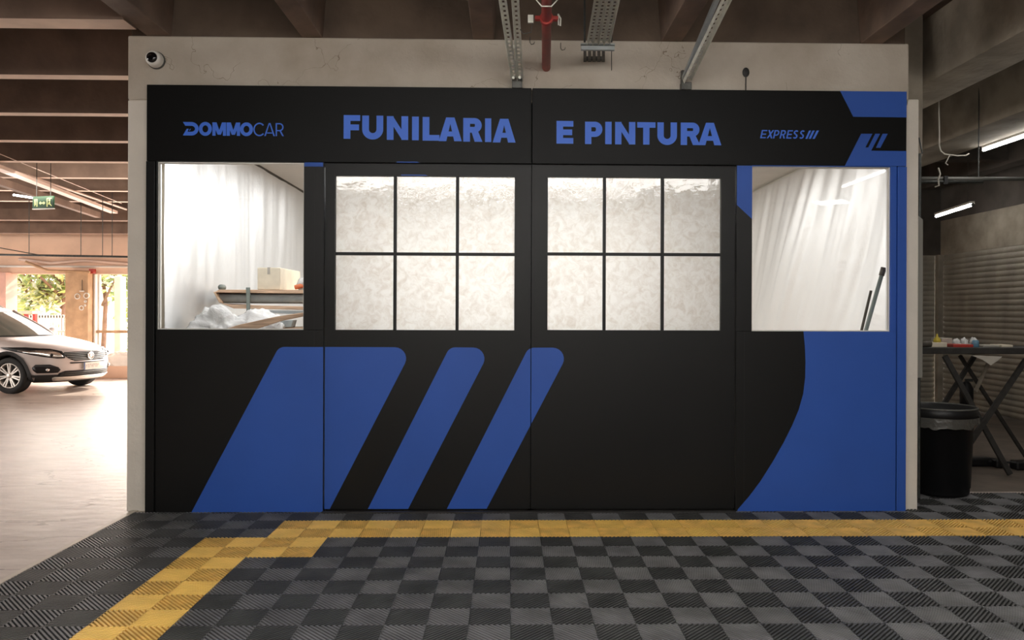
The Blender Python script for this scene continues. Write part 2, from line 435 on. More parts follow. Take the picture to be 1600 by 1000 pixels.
lowR = panel('lower_panel', X_dr1, XE-g, 0, ZW, M['black'], label='lower right panel split by a large curve into black and blue')
panel('corner_trim', XE+g, XR, 0, ZH-g, M['blue'], y0=-.008, label='blue corner strip')
panel('window_jamb', X_v1, XE, ZW, ZH, M['blue'], y0=.004, label='blue window jamb')
bm = NB(); box(bm, X_dl0-.002, X_dr1+.002, .094, .11, Z_dt, ZH); obj('door_track', bm, M['seam'], wf)
# fine lines
bm = NB()
for px in (491,): box(bm, FX(px)-.0015, FX(px)+.0015, -.001, .001, .02, ZW+1.2)
for px in (1163,): box(bm, FX(px)-.0015, FX(px)+.0015, -.001, .001, .02, ZW)
obj('panel_joint', bm, M['seam'], wf)

def rounded(px_pts, rs, n=7):
    P = [Vector(fp(*p)) for p in px_pts]; out = []
    for i, p in enumerate(P):
        r = rs[i]
        if not r: out.append((p.x, p.y)); continue
        a = (P[i-1]-p).normalized(); b = (P[(i+1)%len(P)]-p).normalized()
        ang = a.angle(b); t = r/math.tan(ang/2)
        s = p+a*t; e = p+b*t; c = p+(a+b).normalized()*(r/math.sin(ang/2))
        a0 = math.atan2(s.y-c.y, s.x-c.x); a1 = math.atan2(e.y-c.y, e.x-c.x)
        da = (a1-a0+PI) % (2*PI)-PI
        for k in range(n+1):
            t_ = a0+da*k/n; out.append((c.x+r*math.cos(t_), c.y+r*math.sin(t_)))
    return out
slash = [([(436,542),(645,543),(506,812),(293,812)], (.07,.085,0,0)),
         ([(702,543),(768,543.5),(629,812),(566,812)], (.07,.085,0,0)),
         ([(826,543.5),(893,543.5),(752,812),(690,812)], (.07,.085,0,0))]
bm = NB(); box(bm, X_dm-.02, X_dm+.02, .078, .092, .0, ZT-.01); obj('leak_strip', bm, M['seam'], wf)  # added strip stopping booth light leaking between the doors
bm = NB(); box(bm, X_dl0, X_dr1, .078, .092, .0, .06); obj('leak_strip', bm, M['seam'], wf)  # added strip stopping booth light leaking under the doors
def make_door(name, x0, x1, wx0, wx1, wz0, wz1, vx, hz, lab):
    d = empty(name, ((x0+x1)/2, .03, .03), kind='structure', label=lab, cat='door')
    MWI[d.name] = Matrix.Translation(-d.location)
    y0, y1 = .03, .075
    z0 = .026; z1 = ZH+.02
    bm = NB()
    box(bm, x0, wx0, y0, y1, z0, z1); box(bm, wx1, x1, y0, y1, z0, z1)
    box(bm, wx0, wx1, y0, y1, z0, wz0); box(bm, wx0, wx1, y0, y1, wz1, z1)
    fr = obj('door_leaf', bm, M['black'], d)
    for x in vx:
        bm = NB(); box(bm, x-.0115, x+.0115, y0+.006, y1-.012, wz0, wz1); obj('glazing_bar', bm, M['black'], d, bev=.002)
    xs = [wx0]+list(vx)+[wx1]
    bm = NB(); box(bm, wx0, wx1, y0+.007, y1-.013, hz-.0115, hz+.0115); obj('glazing_bar', bm, M['black'], d, bev=.002)
    zs = [wz0, hz, wz1]
    for a in range(3):
        for b in range(2):
            q = lambda e, mid: .0
            bx0 = xs[a]+(.0117 if a else 0); bx1 = xs[a+1]-(.0117 if a < 2 else 0)
            bz0 = zs[b]+(.0117 if b else 0); bz1 = zs[b+1]-(.0117 if b < 1 else 0)
            bm = NB(); box(bm, bx0, bx1, y1-.012, y1-.009, bz0, bz1)
            pn = obj('window_pane', bm, M['panefilm'], d, label='cloudy white pane')
            bm = NB(); poly(bm, [(bx0,y1-.02,bz0),(bx1,y1-.02,bz0),(bx1,y1-.02,bz1),(bx0,y1-.02,bz1)])
            gl = obj('glass_sheet', bm, M['paneglass'], d)
            gl.parent = pn
    return d, (x0, x1, z0, wz0)
M['paneglass'] = glass('pane_glass_wavy', bumpy=.12)
d1, r1 = make_door('door_1', X_dl0+.004, X_dm-.003, FX(522,400), FX(804,400), (FZ(522,516)+FZ(804,516))/2, (FZ(522,272)+FZ(804,276))/2,
    [FX(615.5), FX(713.5)], (FZ(560,396)+FZ(760,396.5))/2, 'left black sliding door with six cloudy white panes and blue slanted stripes')
d2, r2 = make_door('door_2', X_dm+.003, X_dr1-.004, FX(856,400), FX(1128.5,400), (FZ(856,516)+FZ(1128,516.5))/2, (FZ(856,275)+FZ(1128,277))/2,
    [FX(945), FX(1036.5)], (FZ(900,396.5)+FZ(1100,397))/2, 'right black sliding door with six cloudy white panes above a plain black lower half')
ys = .0288
for pts, rs in slash:
    P = rounded(pts, rs)
    decal('blue_stripe', P, (lowL and XS+g+.002, X_dl0-.001, .001, ZW), -.0012, M['blue'], lowL)
    for d, r, lo in ((d1, r1, None), (d2, r2, None)):
        decal('blue_stripe', P, r, ys, M['blue'], d)
# small blue scraps on the door head
for a, b, c, e in ((620,656,252.5,254.3), (626,668,271.6,273.6)):
    bm = NB(); x0, z1 = fp(a, c); x1, z0 = fp(b, e)
    yy = -.0012 if c < 260 else ys
    poly(bm, [(x0,yy,z0),(x1,yy,z0),(x1-.02,yy,z1),(x0,yy,z1)])
    obj('blue_tape', bm, M['blue'], head1 if c < 260 else d1)
# blue curve on the lower right panel
curve = [(1255,515),(1257.5,540),(1258.5,565),(1258,590),(1255,615),(1248,640),(1238,664),(1224,692),(1207,722),(1188,752),(1170,776),(1153,795.5),(1148,806),(1408,806),(1408,515)]
decal('blue_field', [fp(*p) for p in curve], (X_dr1+.001, XE-g-.001, .001, ZW), -.0012, M['blue'], lowR)
decal('blue_field', [fp(*p) for p in ((1145,255),(1180,255),(1180,347),(1150,319),(1145,316))], (X_dr1+.001, X_v0-.001, ZW, ZH-.004), -.0012, M['blue'], postR)
decal('blue_strip', [fp(*p) for p in ((1170,255),(1405,255),(1405,264),(1170,262.6))], (X_v0, X_v1, ZH-.006, ZH), .002, M['blue'], postR)
H2 = (X_dm, XR-.001, ZH+.001, ZT-.001)
decal('blue_field', [fp(*p) for p in ((1311.5,140),(1420,140),(1420,183.5),(1333,182.5))], H2, -.0012, M['blue'], head2)
decal('blue_field', [fp(*p) for p in ((1316.5,266),(1345.5,209),(1363,209),(1352,230.5),(1356.5,230.5),(1367.5,209),(1375,209),(1361,235.5),(1420,236.2),(1420,266))], H2, -.0012, M['blue'], head2)
decal('blue_stripe', [fp(*p) for p in ((1379,209),(1387,209),(1375.5,231),(1368.5,231))], H2, -.0012, M['blue'], head2)

# ------------------------------------------------------------------ lettering (all drawn as strokes and arcs)
def G_rect(x0, y0, x1, y1): return [(x0,y0),(x1,y0),(x1,y1),(x0,y1)]
def G_arc(cx, cy, rx, ry, wx, wy, a0, a1, n=22):
    o = []
    for k in range(n):
        t0 = math.radians(a0+(a1-a0)*k/n); t1 = math.radians(a0+(a1-a0)*(k+1)/n)
        f = lambda t, q: (cx+(rx-q*wx)*math.cos(t), cy+(ry-q*wy)*math.sin(t))
        o.append([f(t0,0), f(t1,0), f(t1,1), f(t0,1)])
    return o
def glyph(c, w, asp):
    """unit-height glyph, width asp, stroke w -> list of polygons"""
    A = asp; P = []
    h = w*.86
    if c == 'I': P = [G_rect(0,0,A,1)]
    elif c == 'F': P = [G_rect(0,0,w,1), G_rect(w,1-h,A,1), G_rect(w,.36,A*.93,.36+h)]
    elif c == 'E': P = [G_rect(0,0,w,1), G_rect(w,1-h,A,1), G_rect(w,.5-h/2,A*.93,.5+h/2), G_rect(w,0,A,h)]
    elif c == 'L': P = [G_rect(0,0,w,1), G_rect(w,0,A,h)]
    elif c == 'T': P = [G_rect(0,1-h,A,1), G_rect(A/2-w/2,0,A/2+w/2,1-h)]
    elif c == 'U':
        r = A/2; P = [G_rect(0,r*.95,w,1), G_rect(A-w,r*.95,A,1)] + G_arc(r, r*.95, r, r*.97, w, w*.95, 180, 360)
    elif c == 'N': P = [G_rect(0,0,w,1), G_rect(A-w,0,A,1), [(w*.9,1),(0,1),(A-w*.9,0),(A,0)]]
    elif c == 'M': P = [G_rect(0,0,w*.9,1), G_rect(A-w*.9,0,A,1), [(0,1),(w*1.15,1),(A/2+w*.45,.08),(A/2-w*.45,.08)], [(A,1),(A-w*1.15,1),(A/2-w*.45,.08),(A/2+w*.45,.08)]]
    elif c == 'A':
        t = w*.62; q = w*1.12
        xat = lambda y: (A/2-t)*y
        P = [[(0,0),(q,0),(A/2+t*.35,1),(A/2-t,1)], [(A,0),(A-q,0),(A/2-t*.35,1),(A/2+t,1)], [(.2*A+.02,.2),(.8*A-.02,.2),(.72*A,.2+h*.85),(.28*A,.2+h*.85)]]
    elif c in 'RP':
        ph = .62 if c == 'R' else .68; r = ph/2; k = A*.96-r
        P = [G_rect(0,0,w,1), G_rect(w,1-h,k,1), G_rect(w,1-ph,k,1-ph+h)] + G_arc(k, 1-r, r, r, w, h, -90, 90)
        if c == 'R': P.append([(A*.42,1-ph+.06),(A*.42+w*.9,1-ph+.12),(A,0),(A-w*1.15,0)])
    elif c == 'O': P = G_arc(A/2, .5, A/2, .52, w, w*.95, 0, 360, 36)
    elif c == 'C': P = G_arc(A*.56, .5, A*.56, .52, w, w, 42, 318, 30)
    elif c == 'X': P = [[(0,1),(w*1.15,1),(A,0),(A-w*1.15,0)], [(A,1),(A-w*1.15,1),(0,0),(w*1.15,0)]]
    elif c == 'S':
        r = A/2
        P = G_arc(r,.745,r,.255+.01,w,w,30,270,20) + G_arc(r,.27,r,.27+.01,w,w,-150,90,20)
        P = [p for p in P]
    elif c == 'D':   # broken D of the emblem-like first letter
        P = [[(0,1),(.17,.72),(.62,.72),(.62,1)], [(0,0),(.30,.5),(.50,.5),(.40,.30),(.62,.28),(.62,0)]]
        P = [[(0,1),(.17,.72),(.62,.72),(.62,1)], [(0,0),(.28,.50),(.43,.50),(.34,.28),(.30,0)], G_rect(.3,0,.62,.28), [(.45,.36),(.53,.5),(.59,.5),(.51,.36)]]
        P += G_arc(.62,.5,A-.62,.5,.27,.28,-90,90,20)
    return P
def word(name, letters, m, parent, stroke=None, slant=0, y=-.0014):
    """letters: (char, px0, px1, ytop, ybot, stroke)"""
    bm = NB(); lay = 0
    for c, a, b, t, u, w in letters:
        xb0, zb = fp(a, u); xt0, zt = fp(a, t); x1, _ = fp(b, u)
        h = zt-zb; wd = x1-xb0; asp = wd/h - slant
        for p in glyph(c, w, asp):
            lay += 1
            poly(bm, [(xb0+(q[0]+slant*q[1])*h, y-.00002*(lay % 60), zb+q[1]*h) for q in p])
    return obj(name, bm, m, parent)
def tilt(x, x0, t0, x1, t1): return t0+(t1-t0)*(x-x0)/(x1-x0)
def row(s, xs, tops, bots, w):
    out = []
    for c, (a, b) in zip(s, xs):
        mid = (a+b)/2
        out.append((c, a, b, tilt(mid, xs[0][0], tops[0], xs[-1][1], tops[1]), tilt(mid, xs[0][0], bots[0], xs[-1][1], bots[1]), w))
    return out
word('lettering', row('FUNILARIA', [(536.9,562.8),(565.9,598.8),(604.4,637.8),(643.8,654.3),(660.3,686.5),(685.5,721.6),(723.8,753.8),(757.8,767.5),(769.8,805.6)], (179.5,186), (216.5,223), .285), M['bluelet'], head1)
word('lettering', row('E', [(869.5,895.8)], (188.9,188.9), (224.4,224.4), .29) + row('PINTURA', [(914,942.2),(945.6,955.5),(961,992.6),(995.5,1024),(1027,1057.6),(1063.5,1094),(1091,1127)], (190,192), (225,227), .285), M['bluelet'], head2)
word('lettering', row('DOMMO', [(285.9,310.5),(310.8,331.2),(331.9,353.4),(354.2,375.2),(375.1,395.4)], (190.5,191.8), (211.6,212.4), .27), M['bluelet'], head1)
word('lettering', row('CAR', [(395.9,412.8),(412.9,429.7),(430.8,443.7)], (192,192.6), (212.4,212.8), .105), M['bluelet'], head1)
word('lettering', row('EXPRESS', [(1187.5,1199),(1197.5,1209.5),(1207.5,1219),(1217.7,1229),(1228,1239),(1238,1248),(1248,1258)], (203,203.8), (216,216.8), .17), M['bluelet'], head2, slant=.22)
for b0, b1, t0, t1 in ((1258.2,1261.4,1264,1267.2),(1263.2,1266.8,1269.4,1273),(1269.2,1272.8,1276,1279.6)):
    decal('blue_stripe', [fp(b0,217), fp(b1,217), fp(t1,204), fp(t0,204)], H2, -.0014, M['bluelet'], head2)

# ------------------------------------------------------------------ windows of the partition
def window(name, x0, x1, z0, z1, lab):
    w = empty(name, ((x0+x1)/2, .05, z0), kind='structure', label=lab, cat='window')
    MWI[w.name] = Matrix.Translation(-w.location)
    bm = NB(); t = .008
    box(bm, x0, x0+t, .02, .06, z0, z1); box(bm, x1-t, x1, .02, .06, z0, z1); box(bm, x0+t, x1-t, .02, .06, z0, z0+t); box(bm, x0+t, x1-t, .02, .06, z1-t, z1)
    obj('window_frame', bm, M['white'], w)
    bm = NB(); poly(bm, [(x0+t,.045,z0+t),(x1-t,.045,z0+t),(x1-t,.045,z1-t),(x0+t,.045,z1-t)])
    obj('window_glass', bm, M['glass'], w)
    return w
window('window_1', X_w0, X_w1, ZW, ZH-.004, 'left clear window showing a white sheeted room with a box on a rack')
window('window_2', X_v0, X_v1, ZW, ZH-.004, 'right clear window showing draped plastic sheeting and two leaning poles')

# ------------------------------------------------------------------ pillars and beam around the partition
def sbox(name, x0, x1, y0, y1, z0, z1, m, label=None, cat=None, bev=.006, parent=None):
    bm = NB(); box(bm, x0, x1, y0, y1, z0, z1)
    return obj(name, bm, m, parent, bev=bev, kind='structure' if parent is None else None, label=label, cat=cat)
XB1 = onY(1420.5, 100, YP).x
sbox('pillar', XPL, XL+.03, YP, YP+.3, 0, ZT-.1, M['pillarpaint'], 'pale painted concrete pillar left of the partition', 'pillar', .012)
sbox('pillar', XR-.03, XPR, YP, YP+.16, 0, FZ(1425,152), M['pillarpaint'], 'pale painted concrete pillar right of the partition', 'pillar', .008)
sbox('beam', XPL, XB1, YP, YP+.3, ZT-.1, ZB, M['wallpaint'], 'pale cracked painted concrete beam above the partition', 'beam', .012)
# booth shell
XI0, XI1, YI, ZI = XL+.035, XPR-.06, 6.2, 3.03
def shell(name, pts, m, label, cat):
    bm = NB(); poly(bm, pts); return obj(name, bm, m, kind='structure', label=label, cat=cat)
def sheetwall(name, A, B, z0, z1, amp, seed, lab, nU=170, nV=60, depthsign=(1,0), slope=.1):
    """plastic film hung on a wall: real folds"""
    bm = NB(); A = Vector(A); B = Vector(B); L = (B-A).length; n = Vector((depthsign[0], depthsign[1], 0)); rows = []
    for j in range(nV+1):
        v = j/nV; r = []
        for i in range(nU+1):
            u = i/nU; s = u*L; z = z0+(z1-z0)*v
            ph = s*1.0+slope*(z1-z)+.1*(z1-z)*math.sin(s*.9+seed)
            k = noise.noise(Vector((ph*1.6, seed, z*.28)))*1.0 + noise.noise(Vector((ph*5.5, seed+9, z*.5)))*.42 + noise.noise(Vector((ph*14, seed+4, z*.9)))*.16
            sagg = .35+.65*math.sin(PI*min(1, (1-v)*1.3))
            r.append(bm.verts.new(A.lerp(B, u) + Vector((0,0,z)) + n*(amp*k*sagg)))
        rows.append(r)
    for a, b in zip(rows, rows[1:]):
        for i in range(nU): bm.faces.new([a[i], a[i+1], b[i+1], b[i]])
    return obj(name, bm, M['drape'], smooth=True, label=lab, cat='plastic sheet')
shell('wall_left', [(XI0-.06,.1,0),(XI0-.06,YI,0),(XI0-.06,YI,ZI+.05),(XI0-.06,.1,ZI+.05)], M['offwhite'], 'white left inner wall of the booth', 'wall')
shell('wall_right', [(XI1+.03,.1,0),(XI1+.03,YI,0),(XI1+.03,YI,ZI+.05),(XI1+.03,.1,ZI+.05)], M['offwhite'], 'white right inner wall of the booth', 'wall')
shell('wall_back', [(XI0-.06,YI,0),(XI1+.03,YI,0),(XI1+.03,YI,ZI+.05),(XI0-.06,YI,ZI+.05)], M['offwhite'], 'white back wall of the booth', 'wall')
shell('ceiling', [(XI0-.06,.1,ZI+.04),(XI1+.03,.1,ZI+.04),(XI1+.03,YI,ZI+.04),(XI0-.06,YI,ZI+.04)], M['offwhite'], 'plain off-white ceiling inside the booth', 'ceiling')
bm = NB(); box(bm, XI0-.06, XI0+.02, .1, YI, ZI+.01, ZI+.04)
obj('trim_3', bm, M['bronze'], kind='structure', label='thin brown joint strip between sheeted wall and booth ceiling', cat='trim')
sheetwall('plastic_sheet', (XI0+.04,.14,0), (XI0+.04,YI-.1,0), .05, ZI-.0, .04, 3, 'white plastic sheeting hung over the wall behind the left window')
sheetwall('plastic_sheet', (XI1-.065,.18,0), (XI1-.065,YI-.1,0), .05, ZI-.02, .075, 21, 'creased milky plastic sheeting hung behind the right window', slope=-.55)

# ------------------------------------------------------------------ ceiling of the garage
shell('ceiling', [(-30,-12,SLAB),(8.5,-12,SLAB),(8.5,12,SLAB),(-30,12,SLAB)], M['slab'], 'brown raw concrete slab over the garage', 'ceiling')
sbox('beam', XPL+.02, XB1-.02, YP+.02, YP+.28, ZB, SLAB, M['brown'], 'dark raw concrete cross beam above the pale painted beam', 'beam')
def joistY(x0, x1, y0, y1, z, m, lab):
    bm = NB(); vs = box(bm, x0, x1, y0, y1, z, SLAB)
    for v in vs:
        if v.co.z > z+.01: v.co.x += (-.045 if v.co.x < (x0+x1)/2 else .045)
    obj('ceiling_joist', bm, m, kind='structure', label=lab, cat='joist', bev=.006)
zz = ZB-H
def xr(px, py): return (onZ(px, py, ZB)).x
for a, b, lab in ((-2.74,-2.56,'concrete joist running to the left end of the pale beam'), (-1.575,-1.42,'concrete joist left of the sign, between camera and partition'), (-.28,-.12,'concrete joist left of the slotted strut pair'), (1.16,1.32,'concrete joist between cable tray and slanted strut'), (2.70,2.87,'concrete joist near the right end of the pale beam')):
    joistY(a, b, -11.5, YP+.02, ZB+.002, M['joist'], lab)
# transverse joists over the parking hall on the left
for k in range(10):
    d = 5.40+1.29*k; y = d-D
    w = .19 if k == 0 else .13
    z = ZB-.01
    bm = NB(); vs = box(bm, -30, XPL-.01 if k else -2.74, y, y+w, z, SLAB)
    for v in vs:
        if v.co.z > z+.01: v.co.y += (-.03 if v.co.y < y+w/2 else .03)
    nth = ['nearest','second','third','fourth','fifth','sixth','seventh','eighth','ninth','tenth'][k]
    o = obj('ceiling_joist', bm, [M['joistleft'], M['joistbounce']], kind='structure', label=nth+' concrete joist across the parking hall ceiling, counted from the camera', cat='joist')
    for p in o.data.polygons: p.material_index = 1 if p.normal.z < -.9 else 0  # undersides take the painted bounce colour
for d, z, n in ((15.6,3.36,'higher'),(16.3,3.16,'lower')):
    sbox('beam', -30, XPL-.01, d-D, d-D+.2, z, ZB, M['joistleft'], n+' downstand strip before the far facade beam', 'beam')
# right bays
def primary(x0, x1, lab, m):
    joistY(x0, x1, -8, 7.2, ZB, m, lab)
primary(3.76, 4.2, 'thick grey concrete beam running back beside the right pillar', M['greyconc'])
primary(5.25, 5.85, 'second thick concrete beam with the nearer tube light under it', M['greyconc'])
primary(6.9, 7.15, 'narrow concrete beam next to the shutter wall', M['darkconc'])
sbox('beam', XB1+.01, 3.76, 2.2, 2.45, ZB+.02, SLAB, M['darkconc'], 'short dark cross beam behind the right pillar', 'beam')
sbox('beam', XPR+.02, 7.6, 4.6, 4.8, ZB+.05, SLAB, M['darkconc'], 'dark cross beam in the right bay behind the conduit', 'beam')
sbox('beam', XPR+.05, XPR+.5, .9, 1.5, 2.9, SLAB, M['greyconc'], 'pale concrete corbel behind the right pillar', 'beam')

# ------------------------------------------------------------------ right bay: shutter walls
XSW = onZ(1470, 631).x; YSB = onZ(1470, 631).y
ZL = onY(1474, 399, YSB).z; ZLT = onY(1474, 345, YSB).z
XSW = min(XSW, 7.9)
sbox('wall_right', XSW, XSW+.25, -3.5, YSB+.2, ZL, ZLT, M['greyconc'], 'concrete lintel above the long roller shutter', 'wall')
sbox('wall_back', XI1+.1, XSW, YSB+.02, YSB+.25, ZL, SLAB, M['darkconc'], 'dark concrete wall above the short roller shutter at the back', 'wall')
sbox('wall_right', XSW+.05, XSW+.25, -3.5, YSB+.2, ZLT, SLAB, M['darkconc'], 'dark wall strip between lintel and ceiling', 'wall')
def shutter(name, A, B, z0, z1, m, lab, n=None):
    A = Vector(A); B = Vector(B); nrm = (B-A).normalized().cross(Vector((0,0,1))); bm = NB()
    pitch = .085; n = int((z1-z0)/pitch); prof = []
    for k in range(n):
        for s in range(6):
            prof.append((z0+(k+s/6)*pitch, .02*math.sin(PI*s/6)))
    prof.append((z0+n*pitch, 0))
    L = [bm.verts.new(A+Vector((0,0,z))+nrm*o) for z, o in prof]; R = [bm.verts.new(B+Vector((0,0,z))+nrm*o) for z, o in prof]
    for i in range(len(L)-1): bm.faces.new([L[i], R[i], R[i+1], L[i+1]])
    return obj(name, bm, m, smooth=False, kind='structure', label=lab, cat='shutter')
M['shutter'] = mat('grey_shutter', srgb(160,154,142), .6, .1, var=.2, vscale=4, stretch=(1,1,.3))
shutter('roller_shutter', (XSW-.02, YSB-.12, 0), (XSW-.02, -3.4, 0), .02, ZL+.02, M['shutter'], 'long grey roller shutter on the right side wall')
shutter('roller_shutter', (XI1+.1, YSB-.0, 0), (XSW-.12, YSB-.0, 0), .02, ZL+.02, M['shutter'], 'short grey roller shutter at the back, left of the corner post')
bm = NB(); box(bm, XSW-.12, XSW-.03, YSB-.12, YSB-.02, 0, ZL); obj('trim_4', bm, M['greyconc'], kind='structure', label='grey shutter guide post in the corner', cat='post', bev=.01)
# unseen enclosure; rear wall added to keep daylight from flooding in
shell('wall_rear_blocker', [(-30,-12,0),(8.5,-12,0),(8.5,-12,SLAB),(-30,-12,SLAB)], M['darkconc'], 'added dark wall behind the viewer that blocks daylight', 'wall')
shell('wall_right', [(8.5,-12,0),(8.5,12,0),(8.5,12,SLAB),(8.5,-12,SLAB)], M['darkconc'], 'outer dark side wall', 'wall')
shell('wall_back', [(XI0-.1,YI+.1,0),(XI0-.1,12,0),(XI0-.1,12,SLAB),(XI0-.1,YI+.1,SLAB)], M['peach'], 'side wall of the hall beyond the booth', 'wall')

# ------------------------------------------------------------------ far facade of the parking hall
YF = 17.0-D
def fz(py, px=100): return onY(px, py, YF).z
def fx(px, py=500): return onY(px, py, YF).x
ZO = fz(428); ZPAR = fz(572); ZRAIL = fz(518)
sbox('wall_far', -30, XI0, YF, YF+.3, ZO, SLAB, M['peach'], 'sunlit peach facade beam above the far openings', 'wall')
sbox('wall_far', -30, XI0, YF+.02, YF+.25, 0, ZPAR, M['peach'], 'low peach parapet under the far openings', 'wall')
sbox('pillar', fx(112), fx(147), YF-.25, YF+.2, 0, ZO+.02, M['tan'], 'tan concrete pillar between the two far openings', 'pillar')
sbox('pillar', fx(147)+.01, fx(150.5), YF-.05, YF+.2, 0, ZO, M['white'], 'narrow white reveal beside the tan far pillar', 'pillar')
sbox('pillar', fx(-30), fx(18), YF-.2, YF+.2, 0, ZO+.02, M['pinkpaint'], 'pale pink far pillar at the left edge of the view', 'pillar')
# ring marks and a plate on the tan pillar
t = empty('pillar_fitting', onY(129, 470, YF-.25), label='group of small pale round fittings on the tan far pillar', cat='fitting')
MWI[t.name] = Matrix.Translation(-t.location)
for px, py, r in ((121,463,.055),(135,462,.055),(127.5,481,.045),(133.5,471,.02),(133,477,.015)):
    c = onY(px, py, YF-.26); bm = NB()
    tube(bm, [c+Vector((r*math.cos(a), 0, r*math.sin(a))) for a in [2*PI*k/16 for k in range(16)]], .012, 6, closed=True)
    obj('ring', bm, M['white'], t, smooth=True)
c = onY(128.5, 455, YF-.26); bm = NB(); box(bm, c.x-.05, c.x+.05, c.y-.02, c.y, c.z-.012, c.z+.012); obj('plate', bm, M['white'], t)
bm = NB(); tube(bm, [onY(128.3, 437, YF-.27), onY(128.3, 455, YF-.27)], .006, 6); obj('wire', bm, M['darkmetal'], t)
c = onY(146, 424, YF-.1); bm = NB(); box(bm, c.x-.05, c.x+.05, c.y-.1, c.y+.02, c.z-.05, c.z+.05)
obj('alarm_box', bm, M['red'], label='small red box mounted at the top right of the tan far pillar', cat='box', bev=.008)
# rails in the openings
t = empty('window_rail', (fx(65), YF+.05, ZRAIL), label='thin white rail across the left far opening', cat='rail')
MWI[t.name] = Matrix.Translation(-t.location)
bm = NB(); tube(bm, [(fx(18), YF+.1, ZRAIL), (fx(112), YF+.1, ZRAIL)], .025, 8); obj('rail', bm, M['white'], t)
t = empty('window_rail', (fx(173), YF+.05, ZRAIL), label='grey-brown rail across the right far opening', cat='rail')
MWI[t.name] = Matrix.Translation(-t.location)
bm = NB(); box(bm, fx(148), fx(240), YF, YF+.06, ZRAIL-.03, ZRAIL+.03); obj('rail', bm, M['tan'], t)
bm = NB(); tube(bm, [(fx(151.5), YF+.08, ZPAR), (fx(151.5), YF+.08, ZO)], .02, 8); obj('upright', bm, M['white'], t)
# white bundled cloth on the ledge
def lump(name, c, sx, sy, sz, m, label, cat, seed=0, parent=None, sub=3, rough=.35, flat=True, freq=2.2):
    bm = NB(); bmesh.ops.create_icosphere(bm, subdivisions=sub, radius=1)
    for v in bm.verts:
        n = v.co.normalized(); k = 1+rough*noise.noise(n*freq+Vector((seed,seed*2,0)))+rough*.5*noise.noise(n*freq*2.7+Vector((0,seed,5)))
        p = n*k
        if flat and p.z < -.45: p.z = -.45
        v.co = Vector((c[0]+p.x*sx, c[1]+p.y*sy, c[2]+(p.z+.45 if flat else p.z)*sz))
    return obj(name, bm, m, parent, smooth=True, label=label, cat=cat)
p = onY(176, 572, YF+.1)
lump('cloth_bundle', (p.x+.2, YF+.12, ZPAR), .42, .10, .22, M['whitecloth'], 'white cloth bundle lying on the parapet of the right far opening', 'cloth', 4, sub=4)

# ------------------------------------------------------------------ outside
bm = NB(); poly(bm, [(-80,12,-.3),(40,12,-.3),(40,90,-.3),(-80,90,-.3)]); obj('ground', bm, M['ground'], kind='structure', label='bright sunlit ground outside the far openings', cat='ground')
def tree(x, y, h, r, seed, ma, lab, n=1500):
    rg = random.Random(seed)
    t = empty('tree', (x, y, -.3), label=lab, cat='tree', group=None)
    MWI[t.name] = Matrix.Translation(-t.location)
    bm = NB(); tube(bm, [(x,y,-.3),(x+.1,y,h*.35),(x-.1,y,h*.7)], [.08,.06,.03], 8)
    for k in range(6):
        a = rg.uniform(0, 2*PI); z = h*rg.uniform(.3,.6)
        tube(bm, [(x,y,z),(x+r*.6*math.cos(a), y+r*.6*math.sin(a), z+h*.2)], [.05,.015], 6)
    obj('trunk', bm, M['bark'], t, smooth=True)
    V, Fc, MI = [], [], []
    cl = [(rg.gauss(0,r*.42), rg.gauss(0,r*.42), h*.62+rg.gauss(0,h*.2), rg.uniform(.25,.6)*r*.6) for _ in range(26)]
    for k in range(n):
        cx, cy, cz, cr = rg.choice(cl)
        p = Vector((x+cx+rg.gauss(0,cr*.5), y+cy+rg.gauss(0,cr*.5), max(.2, cz+rg.gauss(0,cr*.5))))
        s = rg.uniform(.05,.12); a = Vector((rg.uniform(-1,1), rg.uniform(-1,1), rg.uniform(-.6,.6))).normalized(); b = a.cross(Vector((rg.uniform(-1,1), rg.uniform(-1,1), 1))).normalized()
        q = len(V); V += [p-a*s*1.5-t.location, p+b*s*.6-t.location, p+a*s*1.5-t.location, p-b*s*.6-t.location]; Fc.append((q,q+1,q+2,q+3)); MI.append(0 if rg.random() < .6 else 1)
    pymesh('foliage', [tuple(v) for v in V], Fc, MI, [ma, M['leafB']], t)
def wpx(px, Y): return onY(px, 480, Y).x
tree(wpx(45,16), 16, 5.2, 2.0, 1, M['leafA'], 'dense yellow-green tree outside the left part of the left far opening', 4200)
tree(wpx(95,15), 15, 4.8, 1.7, 2, M['leafA'], 'leafy tree outside just left of the tan far pillar', 3200)
tree(wpx(160,17), 17, 5, 1.6, 5, M['leafA'], 'pale yellow-green tree outside the right far opening', 2600)
tree(wpx(205,19), 19, 6, 1.8, 8, M['leafA'], 'tree outside at the right edge of the right far opening', 2400)
sbox('building', wpx(-20,24), wpx(120,24), 24, 26, -.3, 2.6, M['pinkpaint'], None, None)
bpy.data.objects['building']['kind'] = ''
del bpy.data.objects['building']['kind']
bld = bpy.data.objects['building']; bld['label'] = 'low pink house wall seen through the left far opening behind the trees'; bld['category'] = 'building'
sbx = NB(); box(sbx, wpx(181,14), wpx(191,14), 13.9, 14.2, -.3, 2.4)
obj('pink_post', sbx, M['pinkpaint'], label='pink masonry post outside the right far opening', cat='post', bev=.02)
t = empty('fence', (wpx(70,14), 14, -.3), label='white slatted fence outside the left far opening', cat='fence'); MWI[t.name] = Matrix.Translation(-t.location)
for z in (.5, 1.35):
    bm = NB(); box(bm, wpx(40,14), wpx(112,14), 13.98, 14.02, z-.03, z+.03); obj('rail', bm, M['white'], t)
for k in range(17):
    x = wpx(40,14)+(wpx(112,14)-wpx(40,14))*k/16; bm = NB(); box(bm, x-.015, x+.015, 13.98, 14.02, -.3, 1.4); obj('picket', bm, M['white'], t)
